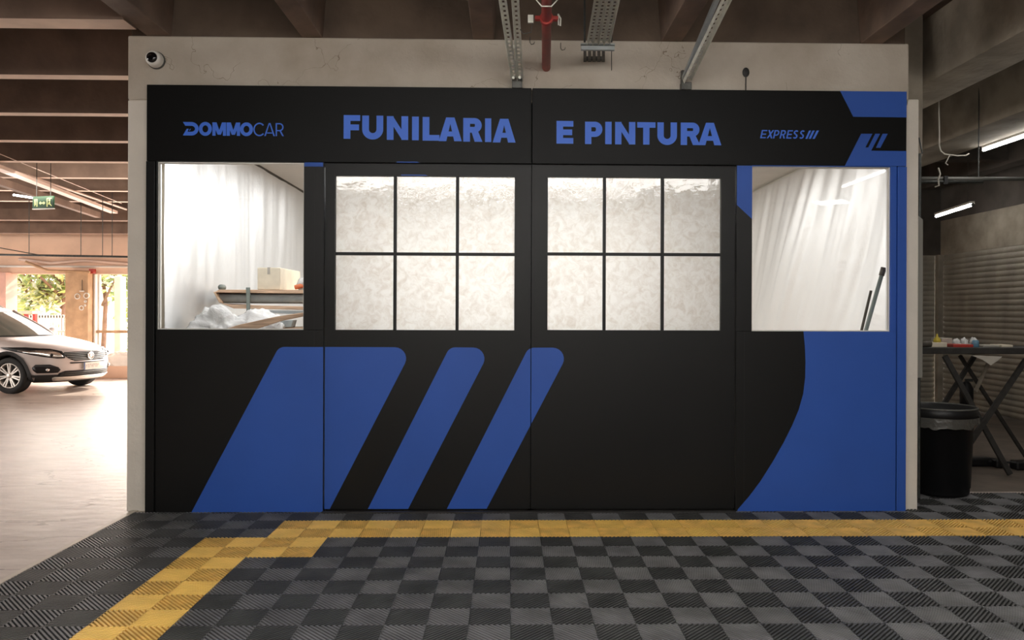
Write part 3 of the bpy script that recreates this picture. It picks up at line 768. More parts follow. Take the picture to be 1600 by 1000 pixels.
t = empty('garden_table', (wpx(48,13.5), 13.5, -.3), label='small red and white garden table outside left opening, near the fence', cat='table'); MWI[t.name] = Matrix.Translation(-t.location)
x0, x1 = wpx(38,13.5), wpx(58,13.5)
bm = NB(); box(bm, x0, x1, 13.3, 13.7, 1.42, 1.5); obj('table_top', bm, M['pinkpaint'], t)
for x in (x0+.05, x1-.05):
    bm = NB(); box(bm, x-.03, x+.03, 13.45, 13.55, -.3, 1.42); obj('leg', bm, M['red'], t)

# ------------------------------------------------------------------ conduits under the left ceiling
def cond(name, pts, r, m, lab, cat='conduit'):
    bm = NB(); tube(bm, pts, r, 8); return obj(name, bm, m, smooth=True, label=lab, cat=cat)
def hcond(pts, r, m, lab, xs):
    t = empty('conduit', pts[0], label=lab, cat='conduit'); MWI[t.name] = Matrix.Translation(-t.location)
    bm = NB(); tube(bm, pts, r, 10); obj('pipe', bm, m, t, smooth=True)
    A, B = Vector(pts[0]), Vector(pts[-1])
    for x in xs:
        p = A+(B-A)*x; bm = NB(); tube(bm, [p, Vector((p.x, p.y, SLAB))], .006, 6); obj('hanger_rod', bm, M['darkmetal'], t)
    return t
def zline(p0, p1, z, ext=0):
    a = onZ(p0[0], p0[1], z); b = onZ(p1[0], p1[1], z)
    if b.y > 9.7: b = a+(b-a)*((9.7-a.y)/(b.y-a.y))
    return [a-(b-a)*ext, b]
M['condlight'] = mat('pale_conduit', srgb(214,190,176), .5)
a, b = zline((8,266), (200,340), 3.5, .8)
bm = NB(); bar(bm, a, b, .14, .05); tray = obj('cable_tray', bm, M['condlight'], label='wide pale cable tray running diagonally under the left ceiling', cat='cable tray')
a, b = zline((8,262), (200,328), 3.56, .8); cond('conduit', [a, b], .02, M['condlight'], 'thin pale conduit above the diagonal cable tray on the left')
a, b = zline((8,287), (200,352), 3.44, .8)
bm = NB(); bar(bm, a, b, .10, .11); obj('cable_tray', bm, M['joistleft'], label='brownish square duct running diagonally below the pale cable tray', cat='duct')
a, b = zline((8,244), (190,318), 3.58, .5); cond('cable', [a, b], .006, M['condlight'], 'thin loose cable above the diagonal trays', 'cable')
ya = 14.2-D
hcond([onY(-60,397,ya), onY(240,402,ya)], .02, M['darkmetal'], 'dark horizontal pipe crossing before the far facade beam', (.1,.35,.62,.733,.783))
cond('cable', arcpts(onY(-40,380,ya-1), onY(70,400,ya-.2), .0), .008, M['darkmetal'], 'dark slack cable falling to the dark horizontal pipe', 'cable')
cond('conduit', [onY(30,405,YF-.04), onY(80,411,YF-.04), onY(130,407,YF-.04), onY(230,414,YF-.04)], .035, M['condlight'], 'pale bent pipe under the far facade beam')
cond('conduit', [onY(40,409,YF-.12), onY(75,423,YF-.12), onY(140,425,YF-.3)], .03, M['tan'], 'tan sloping pipe above the left far opening')
cond('conduit', [onY(-40,416,YF-.03), onY(230,417,YF-.03)], .025, M['white'], 'white straight pipe along the bottom of the far facade beam')
# exit sign
p = onZ(67, 318, 3.2); p = onY(67, 316, 5.2)
t = empty('exit_sign', p, math.radians(-14), label='green illuminated exit sign with pale door, arrow and running figure hung from the left ceiling', cat='sign')
def loc_obj(name, bm, m, parent, **k): return obj(name, bm, m, parent, **k)
t.scale = (.60,.60,.60); W, Hh = .30, .145
bm = NB(); box(bm, -W, W, 0, .04, -Hh/1.0, Hh); loc_obj('sign_housing', bm, M['signgreen'], t, bev=.008)
bm = NB(); box(bm, -W, W, -.01, .05, -Hh-.02, -Hh); loc_obj('sign_base', bm, M['white'], t)
bm = NB()
def gp(*pts): poly(bm, [(x, -.003, z) for x, z in pts])
gp((-.24,-.09),(-.225,-.09),(-.225,.08),(-.24,.08)); gp((-.215,-.06),(-.2,-.06),(-.2,.08),(-.215,.08)); gp((-.18,-.10),(-.155,-.10),(-.155,.08),(-.18,.08)); gp((-.24,.065),(-.17,.065),(-.17,.08),(-.24,.08))
gp((-.11,-.02),(-.06,.025),(-.06,-.065)); gp((-.06,-.035),(.02,-.035),(.02,-.005),(-.06,-.005)); gp((.02,-.065),(.07,-.02),(.02,.025))
gp((.11,-.11),(.135,-.11),(.135,.10),(.11,.10)); gp((.11,.08),(.25,.08),(.25,.10),(.11,.10))
gp(*[(.19+.028*math.cos(a), .045+.028*math.sin(a)) for a in [2*PI*k/12 for k in range(12)]])
gp((.16,-.02),(.2,.015),(.215,-.005),(.18,-.045)); gp((.18,-.045),(.205,-.03),(.26,-.09),(.24,-.10)); gp((.15,-.05),(.17,-.02),(.185,-.035),(.165,-.065))
loc_obj('sign_glyphs', bm, M['signglyph'], t)
for sx in (-.2,.2):
    bm = NB(); tube(bm, [(sx,.02,Hh),(sx,.02,1.4)], .008, 6); loc_obj('hanger', bm, M['darkmetal'], t)
p2 = onY(48, 310, 5.6)
cond('tube_light', [p2+Vector((-.25,0,.05)), p2+Vector((.25,-.1,-.03))], .014, M['ledpanel'], 'short lit tube light behind the green exit sign', 'light')

# ------------------------------------------------------------------ things at the top of the pale beam
def slotted(name, A, B, w, up, parent, m, pitch=.05, hole=.5, label=None):
    """flat steel strip with a row of real slots"""
    A = Vector(A); B = Vector(B); d = (B-A); L = d.length; d.normalize(); bm = NB()
    s = d.cross(Vector(up)).normalized(); n = int(L/pitch)
    for sg in (-1, 1): bar(bm, A+s*sg*w*.34, B+s*sg*w*.34, w*.32, .003, up)
    for k in range(n+1):
        c = A+d*(k*pitch)
        bar(bm, c, c+d*min(pitch*(1-hole), L-k*pitch+.001), w*.37, .003, up)
    # folded lips
    u = s.cross(d)
    for sg in (-1, 1): bar(bm, A+s*sg*w*.5+u*.012, B+s*sg*w*.5+u*.012, .003, .026, up)
    return obj(name, bm, m, parent, label=label)
def at(A, B, t): return A+(B-A)*t
M['galvdark'] = mat('dark_galvanised_steel', srgb(92,92,88), .5, .4, var=.3, vscale=30)  # darker steel tone for brackets and small metal parts
# pair of struts
t = empty('strut_channel', onY(808,137,0), label='pair of slotted steel strips meeting at a bracket above the left door', cat='bracket'); MWI[t.name] = Matrix.Translation(-t.location)
for a, b, nm in (((786.5,4),(804,122),0), ((805.5,4),(813,122),1)):
    B = onY(*b, -.03); A = onY(*a, -.95); A2 = B+(A-B)*1.9
    slotted('slotted_strip', A2, B, .045, (0,0,-1), t, M['galv'])
bm = NB(); c0 = onY(800,138,-.02); c1 = onY(816,118,-.02); box(bm, c0.x, c1.x, -.02, .04, ZT-.005, c1.z)
obj('bracket_plate', bm, M['galvdark'], t, bev=.003)
for px, py in ((802,122),(812,122),(803,74),(806,93)):
    c = onY(px, py, -.06 if py > 100 else -.25); bm = NB(); tube(bm, [c, c+Vector((0,-.02,0))], .012, 6); obj('bolt', bm, M['galv'], t)
# red pipe
t = empty('red_pipe', onY(854,108,YP), label='red sprinkler pipe entering the pale beam, with a clamp', cat='pipe'); MWI[t.name] = Matrix.Translation(-t.location)
B = onY(853.5,107,YP+.02); A = onY(854,4,-1.05); A2 = B+(A-B)*3.4
bm = NB(); tube(bm, [A2, B], .032, 20); obj('pipe', bm, M['red'], t, smooth=True)
C0 = onY(854,32,-.82); dd = (A-B).normalized(); tt = (C0-B).dot(dd); C0 = B+dd*tt
bm = NB(); tube(bm, [C0-dd*.018, C0+dd*.018], .044, 20)
for sg in (-1,1): box(bm, *(sorted((C0.x+sg*.04, C0.x+sg*.075))), C0.y-.02, C0.y+.02, C0.z-.012, C0.z+.012)
obj('pipe_clamp', bm, M['red'], t, bev=.003)
bm = NB(); tube(bm, [C0+Vector((.075,0,.03)), C0+Vector((.078,0,-.04)), C0+Vector((.09,0,-.045)), C0+Vector((.092,0,0)), C0+Vector((.075,0,.03))], .005, 6)
obj('clamp_bolt', bm, M['galv'], t); bm = NB(); box(bm, C0.x-.12, C0.x-.085, C0.y-.01, C0.y+.01, C0.z-.03, C0.z+.02)
obj('clamp_bolt', bm, M['galv'], t)
C1 = B+dd*(tt+.28)
bm = NB(); tube(bm, [C1+Vector((-.09,0,.25)), C1+Vector((-.085,0,.02)), C1+Vector((-.03,0,-.045)), C1+Vector((.03,0,-.045)), C1+Vector((.07,0,.0)), C1+Vector((.06,0,.03))], .004, 6)
obj('wire_hanger', bm, M['galv'], t); bm = NB(); tube(bm, [C0+Vector((-.09,0,-.03)), C0+Vector((-.1,0,-.09)), C0+Vector((-.15,.0,-.1)), C0+Vector((-.17,0,-.07))], .003, 6)
obj('wire_scrap', bm, M['galvdark'], t)
# cable tray of four slotted strips
t = empty('cable_tray', onY(935,90,YP), label='wide slotted steel cable tray with crossbar, right of the red pipe', cat='cable tray'); MWI[t.name] = Matrix.Translation(-t.location)
for k in range(4):
    b = onY(922+k*8.6, 66, -.28); a = onY(933+k*9.3, 4, -.95); A2 = b+(a-b)*2.3
    slotted('slotted_strip', A2, b, .044, (0,0,-1), t, M['galv'], pitch=.055)
bm = NB(); c = onY(934, 73, -.28)
bar(bm, c+Vector((-.122,0,.015)), c+Vector((.122,0,.015)), .03, .012, (0,0,1)); bar(bm, c+Vector((-.12,0,-.012)), c+Vector((.12,0,-.012)), .03, .03, (0,0,1))
obj('crossbar', bm, M['steelgrey'], t, bev=.002)
bm = NB()
for k in range(5):
    c0 = onY(914+k*7.2, 78, -.25); c1 = onY(914+k*7.2, 95, YP-.01); bar(bm, c0, c1, .022, .018)
c0 = onY(912, 92, YP-.02); c1 = onY(944, 92, YP-.02); bar(bm, c0, c1, .03, .03)
obj('tray_end', bm, M['galvdark'], t)
for px in (913.5, 955.5):
    bm = NB(); tube(bm, [onY(px, 66, -.3), onY(px, -70, -.3)], .008, 6); obj('hanger', bm, M['darkmetal'], t)
bm = NB(); tube(bm, [onY(955.5, 76, -.1), onY(955.5, 110, .03)], .003, 5); obj('loose_wire', bm, M['darkmetal'], t)
# slanted strut
t = empty('strut_channel', onY(1073,139,0), label='single slanted slotted steel channel rising right from its bracket', cat='bracket'); MWI[t.name] = Matrix.Translation(-t.location)
B = onY(1073,124,-.03); A = onY(1131,4,-.95); A2 = B+(A-B)*1.7
slotted('slotted_strip', A2, B, .06, (.35,0,-1), t, M['galv'])
B = onY(1068.5,122,-.03); A = onY(1118,4,-.95); A2 = B+(A-B)*1.7
bm = NB(); bar(bm, A2, B, .028, .03); obj('channel_side', bm, M['steelgrey'], t)
bm = NB(); c0 = onY(1065,140,-.02); c1 = onY(1081,128,-.02); box(bm, c0.x, c1.x, -.02, .04, ZT-.005, c1.z); box(bm, c0.x, c0.x+.02, -.02, .02, c1.z, c1.z+.09)
obj('bracket_plate', bm, M['galvdark'], t, bev=.003)
# oval paddle
t = empty('paddle_marker', onY(1165,140,.02), label='small dark oval paddle on a thin stem above the right header', cat='marker'); MWI[t.name] = Matrix.Translation(-t.location)
c = onY(1165.5,113,YP-.01)
bm = NB(); bmesh.ops.create_uvsphere(bm, u_segments=16, v_segments=10, radius=1)
for v in bm.verts: v.co = Vector((c.x+v.co.x*.027, c.y+v.co.y*.006, c.z+v.co.z*.037))
obj('disc', bm, M['dusty'], t, smooth=True)
bm = NB(); tube(bm, [(c.x,c.y,c.z-.03),(c.x,c.y,ZT-.01)], .004, 6); obj('stem', bm, M['dusty'], t)
# security camera
c = onY(245, 95, YP)
t = empty('security_camera', c, label='small round white security camera with a dark lens on the pale beam', cat='camera')
bm = NB(); lathe(bm, [(.055,.0),(.06,-.02),(.056,-.06),(.05,-.075),(.036,-.078)], 28, axis='Y', cap=True); loc_obj('housing', bm, M['white'], t, smooth=True)
bm = NB(); lathe(bm, [(.04,-.0785),(.036,-.088),(.02,-.094),(.004,-.096)], 24, axis='Y'); loc_obj('lens', bm, M['lens'], t, smooth=True)
bm = NB(); lathe(bm, [(.066,-.001),(.066,-.012),(.058,-.016)], 28, axis='Y'); loc_obj('mounting_ring', bm, M['galvdark'], t, smooth=True)

# hooks on the beam
for px, py, lab in ((828,66,'thin bent wire hook on the beam between struts and red pipe'), (876,75,'short dark wire scrap on the beam beside the red pipe')):
    c = onY(px, py, YP-.005)
    cond('wire_hook', [c+Vector((0,0,.04)), c, c+Vector((.01,-.01,-.02)), c+Vector((.03,-.01,-.015)), c+Vector((.035,-.01,.0))], .0025, M['darkmetal'], lab, 'hook')

# ------------------------------------------------------------------ lights that are really in the hall
def tubelight(a, b, lab, drop=.0):
    a = Vector(a); b = Vector(b); t = empty('tube_light', (a+b)/2, label=lab, cat='light', group='ceiling tube lights over the viewer' if 'viewer' in lab else None); MWI[t.name] = Matrix.Translation(-t.location)
    bm = NB(); tube(bm, [a, b], .018, 12); obj('lamp_tube', bm, M['tube'], t, smooth=True)
    bm = NB(); bar(bm, a+Vector((0,0,.035)), b+Vector((0,0,.035)), .06, .03); obj('lamp_body', bm, M['white'], t)
    dd = (b-a).normalized()
    for e, f in ((a-dd*.03, a), (b, b+dd*.03)):
        bm = NB(); tube(bm, [e, f], .02, 10); obj('end_cap', bm, M['galvdark'], t)
    for e in (a+dd*.15, b-dd*.15):
        bm = NB(); tube(bm, [e+Vector((0,0,.045)), Vector((e.x,e.y,SLAB))], .003, 5); obj('hanger', bm, M['darkmetal'], t)
    return t
z = 3.55; p = onZ(1537,234.3,z); q = onZ(1592.9,211.3,z); q = p+(q-p).normalized()*1.2; q.z = z
tubelight(p, (p.x, p.y-1.2, z), 'lit tube light under the thick beam at the right edge')
z = 3.0; p = onZ(1463,338,z); q = onZ(1541.8,312.8,z)
q = p+(q-p).normalized()*1.25
tubelight(p, (q.x, q.y, z), 'lit tube light above the concrete lintel, further back on the right')
for yy in (-4.42, -5.7):
    for k in range(3):
        xx = -1.7+1.25*k
        tubelight((xx,yy,3.3), (xx+1.1,yy,3.3), 'ceiling tube light over the viewer, reflected in the door panes')
tubelight((4.7,-3.4,3.3), (4.7,-4.75,3.3), 'ceiling tube light on the right before the partition')
t = empty('led_panel', (4.9,-5.6,3.2), math.radians(40), label='square lit panel light over the right side behind the viewer', cat='light')
bm = NB(); box(bm, -.22,.22,-.22,.22,-.005,.0); loc_obj('diffuser', bm, M['ledpanel'], t)
bm = NB(); box(bm, -.24,.24,-.24,.24,.001,.04); loc_obj('housing', bm, M['white'], t)
bm = NB(); tube(bm, [(0,0,.04),(0,0,SLAB-3.2)], .006, 6); loc_obj('hanger', bm, M['white'], t)

# ------------------------------------------------------------------ right bay things
# bin
c = onZ(1467, 771, 0); RB = .285
c = Vector((c.x, c.y, ZM if c.y < YP+.6 else .002)); BH = .72
t = empty('trash_bin', c, label='tall round black waste bin with clear liner beside the right pillar', cat='bin')
bm = NB(); lathe(bm, [(.0,0),(.21,0),(.225,.02),(.225,.06),(.232,.065),(RB-.03,BH-.09),(RB-.008,BH-.085),(RB,BH-.08),(RB,BH-.005),(RB-.008,BH),(RB-.018,BH-.005),(RB-.035,BH-.12),(.21,.03),(.0,.03)], 48, cap=False)
loc_obj('bin_body', bm, M['blackp'], t, smooth=True)
bm = NB()
n = 64; top = []; low = []
for k in range(n):
    a = 2*PI*k/n; rr = RB+.006+.006*noise.noise(Vector((math.cos(a)*3, math.sin(a)*3, 1)))
    top.append(bm.verts.new((rr*math.cos(a), rr*math.sin(a), BH-.07)))
    lz = BH-.115-.035*abs(noise.noise(Vector((math.cos(a)*2.5, math.sin(a)*2.5, 4))))-(.03 if (a > 3.6 and a < 5.2) else 0)
    r2 = rr+.01*noise.noise(Vector((math.cos(a)*9, math.sin(a)*9, 2))); low.append(bm.verts.new((r2*math.cos(a), r2*math.sin(a), lz)))
for k in range(n): bm.faces.new([top[k], top[(k+1)%n], low[(k+1)%n], low[k]])
loc_obj('bin_liner', bm, M['binliner'], t, smooth=True)
bm = NB(); tube(bm, [((RB-.004)*math.cos(2*PI*k/40), (RB-.004)*math.sin(2*PI*k/40), BH) for k in range(40)], .007, 8, closed=True); loc_obj('rim', bm, M['galvdark'], t, smooth=True)
# folding work table
zt = 0; pf = onZ(1578, 741, 0); YT = pf.y
ZTT = onY(1500, 543, YT).z
tx0, tx1 = onY(1395, 545, YT).x, onY(1640, 545, YT).x
t = empty('folding_table', ((tx0+tx1)/2, YT+.25, .002), label='dark folding work table on crossed legs behind the bin', cat='table'); MWI[t.name] = Matrix.Translation(-t.location)
bm = NB(); box(bm, tx0, tx1, YT-.03, YT+.55, ZTT-.06, ZTT); obj('table_top', bm, M['dusty'], t, bev=.006)
def leg(p0, p1, y0, y1=None, w=.045):
    a = onY(*p0, y0); b = onY(*p1, y1 if y1 is not None else y0)
    bm = NB(); bar(bm, a, b, w, .03, (0,1,0)); o = obj('leg', bm, M['dusty'], t); return a, b
def leg_floor(p0, y0, p1, w=.045):
    a = onY(*p0, y0); b = onZ(*p1, .02); bm = NB(); bar(bm, a, b, w, .03, (0,1,0)); obj('leg', bm, M['dusty'], t)
leg_floor((1476,556), YT, (1578,741))
leg_floor((1603,562), YT+.04, (1478,748))
a = onY(1523,556,YT+.5); b = onY(1500,592,YT+.45); dr = b-a; e = a+dr*((a.z-.02)/(-dr.z)); bm = NB(); bar(bm, a, e, .04, .03, (0,1,0)); obj('leg', bm, M['dusty'], t)
a = onY(1500,556,YT+.46); e = onZ(1603,714,.02); bm = NB(); bar(bm, a, e, .03, .03, (0,1,0)); obj('leg', bm, M['dusty'], t)
a = onY(1546,563,YT+.5); e = onY(1524,612,YT+.3); bm = NB(); bar(bm, a, e, .03, .02, (0,1,0)); obj('brace', bm, M['greyconc'], t)
bm = NB(); V = [onY(1517,555,YT-.035), onY(1566,557,YT-.035), onY(1560,563,YT-.04), onY(1548,571,YT-.05), onY(1535,562,YT-.04)]
poly(bm, V); obj('hanging_rag', bm, M['paper'], None, label='pale rag hanging under the front edge of the work table', cat='rag')
# things on the table
def tb(px, py=545, dy=.12): p = onY(px, py, YT+dy); return Vector((p.x, YT+dy, ZTT))
def boxat(name, p0, p1, dy, h, m, lab, cat, dd=.18, z0=0):
    a = tb(p0, dy=dy); b = tb(p1, dy=dy); bm = NB(); box(bm, a.x, b.x, a.y, a.y+dd, ZTT+z0, ZTT+z0+h); return obj(name, bm, m, label=lab, cat=cat, bev=.004)
boxat('flat_box', 1452, 1480, .05, .045, M['kraft'], 'flat kraft-coloured box at the left end of the work table', 'box')
p = tb(1464, dy=.12); bm = NB(); lathe(bm, [(.0,.045),(.035,.045),(.03,.075),(.01,.10),(.006,.125),(.0,.126)], 16, (p.x,p.y,ZTT), cap=False)
obj('glue_bottle', bm, M['yellowp'], smooth=True, label='small yellow squeeze bottle on the flat kraft box', cat='bottle')
boxat('carton', 1471, 1488, .24, .08, M['paper'], 'grey paper carton behind the yellow bottle on the work table', 'box')
boxat('tray', 1489, 1521, .04, .028, M['red'], 'flat reddish tray in the middle of the work table', 'tray')
for px, lab, m_, s in ((1494,'crumpled clear plastic wrap left of the reddish tray centre','bag',.04),(1506,'crumpled clear plastic wrap at the centre of the work table','bag',.045),(1521,'crumpled clear plastic wrap above the pale blue cup','bag',.045)):
    p = tb(px, dy=.3); lump('plastic_wrap', (p.x, p.y, ZTT), .038, .04, s*1.3, M[m_], lab, 'plastic', px, freq=3)
p = tb(1524, dy=.06); bm = NB(); lathe(bm, [(.0,0),(.035,0),(.028,.06),(.022,.068),(.0,.068)], 16, (p.x,p.y,ZTT), cap=False)
obj('cup', bm, M['bluep'], smooth=True, label='small pale blue cup upside down on the work table', cat='cup')
boxat('sheet_stack', 1536, 1562, .1, .02, M['paper'], 'low stack of grey sheets right of the blue cup', 'paper')
boxat('sandpaper_block', 1565, 1583, .1, .022, M['kraft'], 'tan sanding block at the right end of the work table', 'block')
p = tb(1446, dy=.06); bm = NB(); tube(bm, [(p.x-.05,p.y,ZTT+.03),(p.x+.05,p.y,ZTT+.03)], .03, 14); obj('tape_roll', bm, M['bronze'], smooth=True, label='brown roll of tape at the far left end of the work table', cat='tape')
# low dolly on the floor behind the table
p0 = onZ(1527,728,.0); p1 = onZ(1598,734,.0)
t = empty('floor_dolly', p0, label='low black dolly bar with chunky ends on the floor under the work table', cat='dolly'); MWI[t.name] = Matrix.Translation(-t.location)
bm = NB(); bar(bm, p0+Vector((0,0,.06)), p1+Vector((0,0,.06)), .03, .02); obj('dolly_bar', bm, M['blackp'], t)
for p, s in ((p0,.13),(p0.lerp(p1,.45),.05),(p1,.1)):
    bm = NB(); box(bm, p.x-s, p.x+s, p.y-.06, p.y+.06, .003, .09); obj('dolly_foot', bm, M['blackp'], t, bev=.02)
# extinguisher and leaning board behind the bin
p = onZ(1510, 652, 0)
t = empty('fire_extinguisher', (p.x,p.y,.002), label='dark cylinder standing by the shutter behind the crossed table legs', cat='cylinder')
bm = NB(); lathe(bm, [(.0,0),(.09,0),(.09,.42),(.05,.5),(.03,.52),(.0,.52)], 20, cap=False); loc_obj('cylinder_body', bm, M['blackp'], t, smooth=True)
bm = NB(); box(bm, -.02,.09,-.015,.015,.52,.56); loc_obj('valve', bm, M['darkmetal'], t)
p = onY(1436, 588, .95); q = onY(1474, 652, .95)
bm = NB(); box(bm, -.34,.34,-.02,.02,0,1.05)
bb = obj('leaning_board', bm, M['blackp'], label='black board leaning behind the waste bin', cat='board', bev=.01)
bb.location = (XPR+.12, 1.35, .04); bb.rotation_euler = (math.radians(-8), math.radians(-24), 0)
# cloudy strip panel behind the right pillar
x0 = onY(1426,500,.35).x; x1 = onY(1439.5,500,.35).x
t = empty('acrylic_screen', (x0,.35,0), label='narrow cloudy grey sheet standing just behind the right pillar', cat='panel'); MWI[t.name] = Matrix.Translation(-t.location)
za, zb_ = onY(1432,590,.35).z, onY(1432,332,.35).z
bm = NB(); vs = box(bm, x0, x1, .33, .36, za, zb_)
for v in vs:
    if v.co.z > za+.1 and v.co.x > x0+.01: v.co.z -= .06
M['cloudy'] = mat('cloudy_acrylic', srgb(140,138,132), .4); obj('sheet', bm, M['cloudy'], t)
for px in (1430, 1437):
    xx = onY(px,300,.36).x; bm = NB(); tube(bm, [(xx,.36,0.02),(xx,.36,onY(px,240,.36).z)], .012, 8); obj('upright', bm, M['darkmetal'], t)
# conduits and loose cables
ya = onZ(1500,282,3.2).y
ya = 2.6
hcond([onY(1405,279,ya), onY(1680,280,ya)], .022, M['pipegrey'], 'grey horizontal conduit crossing the right bay', (.45,.9))
cond('conduit', [onY(1405,284,ya+.1), onY(1535,284,ya+.1)], .022, M['darkmetal'], 'short darker conduit just under the grey horizontal one')
for px, pz, lab in ((1477,281,'dark clip on the grey horizontal conduit'),):
    c = onY(px, pz, ya-.03); bm = NB(); box(bm, c.x-.02, c.x+.02, c.y-.02, c.y, c.z-.05, c.z+.04); obj('conduit_clip', bm, M['blackp'], label=lab, cat='clip')
yc = 1.9
cond('cable', [onY(1466,60,yc), onY(1467,182,yc), onY(1467.5,205,yc), onY(1467.5,228,yc), onY(1470,236,yc), onY(1476,241,yc), onY(1484,242,yc), onY(1496,243.5,yc), onY(1509,243,yc), onY(1514,240,yc)], .007, M['paper'], 'pale loose cable drooping to the right behind the pillar', 'cable')
cond('cable', [onY(1484,242,yc), onY(1480,250,yc), onY(1477,255,yc), onY(1481,258,yc)], .006, M['paper'], 'short pale cable end with a small plug', 'cable')
cond('cable', [onY(1466,262,yc), onY(1469,272,yc), onY(1466,280,yc), onY(1467,290,yc), onY(1461,292,yc)], .008, M['paper'], 'crumpled pale wire hanging by the conduit', 'cable')
cond('cable', arcpts(onY(1436,215,.6), onY(1441,240,.6), .0), .006, M['darkmetal'], 'thin dark cable beside the right pillar', 'cable')

# ------------------------------------------------------------------ inside the booth, left window
YR = .8
def iy(px, py, dy=0): return onY(px, py, YR+dy)
t = empty('storage_rack', (iy(400,480).x, YR, 0), label='raised rack of brown boards and grey rollers behind the left window', cat='rack'); MWI[t.name] = Matrix.Translation(-t.location)
xr0 = iy(337,455).x; xr1 = iy(560,455).x
zt_ = iy(400,453).z
bm = NB(); vs = [iy(334,456), iy(560,456), iy(560,452.5), iy(345,452.5)]
def slab(pts, dy, m, name, parent, bev=.004):
    bm = NB(); A = [bm.verts.new(p) for p in pts]; B = [bm.verts.new(p+Vector((0,dy,0))) for p in pts]
    bm.faces.new(A); bm.faces.new(B[::-1]); n = len(A)
    for k in range(n): bm.faces.new([A[k], B[k], B[(k+1)%n], A[(k+1)%n]])
    return obj(name, bm, m, parent, bev=bev)
slab([iy(334,457), iy(560,460), iy(560,453), iy(342,452.5)], .7, M['wood'], 'top_board', t)
slab([iy(333,456), iy(336,456), iy(346,473), iy(342,473)], .6, M['wood'], 'side_board', t)
slab([iy(345,474), iy(355,478), iy(365,482), iy(560,486), iy(560,481), iy(362,476)], .6, M['wood'], 'lower_board', t)
slab([iy(388,488), iy(560,494), iy(560,487.5), iy(388,484.5)], .5, M['steelgrey'], 'lower_channel', t)
for k, dy in enumerate((.08, .22, .36)):
    bm = NB(); a = iy(344, 465, dy); a.z = iy(344,466).z; tube(bm, [a, Vector((xr1, a.y, a.z))], .04, 16); obj('roller', bm, M['steelgrey'], t, smooth=True)
slab([iy(384,449,-.03), iy(390,449,-.03), iy(390,498,-.03), iy(385,498,-.03)], .02, M['pvc'], 'clamp_bar', t)
bm = NB(); c = iy(388, 496, -.05); lathe(bm, [(.0,-.03),(.05,-.02),(.055,0),(.03,.02),(.0,.03)], 16, c, cap=False); obj('clamp_foot', bm, M['pvc'], t, smooth=True)
bm = NB(); c = iy(347, 449, .1); tube(bm, [c+Vector((0,-.03,0)), c+Vector((0,.03,0))], .025, 12); obj('end_roller', bm, M['pvc'], t, smooth=True)
for px in (505, 540):
    bm = NB(); x = iy(px,500).x; box(bm, x-.03, x+.03, YR+.1, YR+.16, 0, zt_-.05); obj('leg', bm, M['steelgrey'], t)
slab([iy(343,517,-.62), iy(375,507,-.62), iy(430,495,-.62), iy(500,484,-.62), iy(500,489,-.62), iy(440,501,-.62), iy(405,512,-.62), iy(385,518,-.62)], .05, M['wood'], 'curved_plank', t)
# clutter on a second shelf
slab([iy(385,518,-.1), iy(560,518,-.1), iy(560,511,-.1), iy(395,512,-.1)], .4, M['wood'], 'bottom_board', t)
bx0 = iy(399,452); bx1 = iy(435,452); zt0 = iy(400,452.2).z; zt1 = iy(400,417.5).z
t2 = empty('cardboard_box', ((bx0.x+bx1.x)/2, YR+.05, zt0), label='pale cardboard box on top of the rack behind the left window', cat='box')
w = (bx1.x-bx0.x)/2; h = zt1-zt0
bm = NB(); box(bm, -w, w, 0, .62, 0, h); loc_obj('carton', bm, M['kraft'], t2, bev=.005)
bm = NB(); box(bm, -w*.12, w*.12, -.002, .3, h, h+.002); box(bm, -w*.12, w*.12, -.003, -.001, h*.7, h); loc_obj('tape', bm, M['paper'], t2)
c = iy(486, 447, .2); c.z = zt0
lump('plastic_bag', (c.x, c.y, zt0), .12, .12, .09, M['bag'], 'small clear bag with grey contents right of the cardboard box', 'bag', 11)
c = iy(470, 440, .1); bm = NB(); tube(bm, [c+Vector((-.05,0,-.05)), c+Vector((.25,0,.02))], .02, 10); obj('orange_handle', bm, M['orange'], smooth=True, label='orange tool handle between the cardboard box and the small bag', cat='tool')
BZ = onY(340,560,.45).z
lump('plastic_bag', (onY(343,500,.45).x, .45, BZ), .29, .17, .27, M['bag'], 'large heap of clear plastic bags at the bottom of the left window', 'bag', 2, sub=5, rough=.32, freq=1.9)
lump('plastic_bag', (onY(402,510,.5).x, .52, onY(400,524,.5).z), .2, .14, .14, M['bag'], 'flatter clear plastic bag behind the curved plank', 'bag', 7, sub=4, rough=.3)
slab([iy(427,512,-.12), iy(455,511,-.12), iy(458,500,-.12), iy(431,501,-.12)], .12, M['steelgrey'], 'tool_case', None).update_tag()
o = bpy.data.objects['tool_case']; o['label'] = 'grey tool case on the lowest board of the rack'; o['category'] = 'case'
# stand that carries the bag heap
bm = NB(); x = onY(345,545,.45).x; box(bm, x-.25, x+.6, .2, .72, BZ-.04, BZ); 
t3 = empty('side_bench', (x, .45, 0), label='low bench carrying the bag heap below the left window', cat='bench'); MWI[t3.name] = Matrix.Translation(-t3.location)
obj('bench_top', bm, M['wood'], t3)
for sx in (-.2,.55):
    for sy in (.25,.66):
        bm = NB(); box(bm, x+sx-.03, x+sx+.03, sy-.03, sy+.03, 0, BZ-.04); obj('leg', bm, M['wood'], t3)
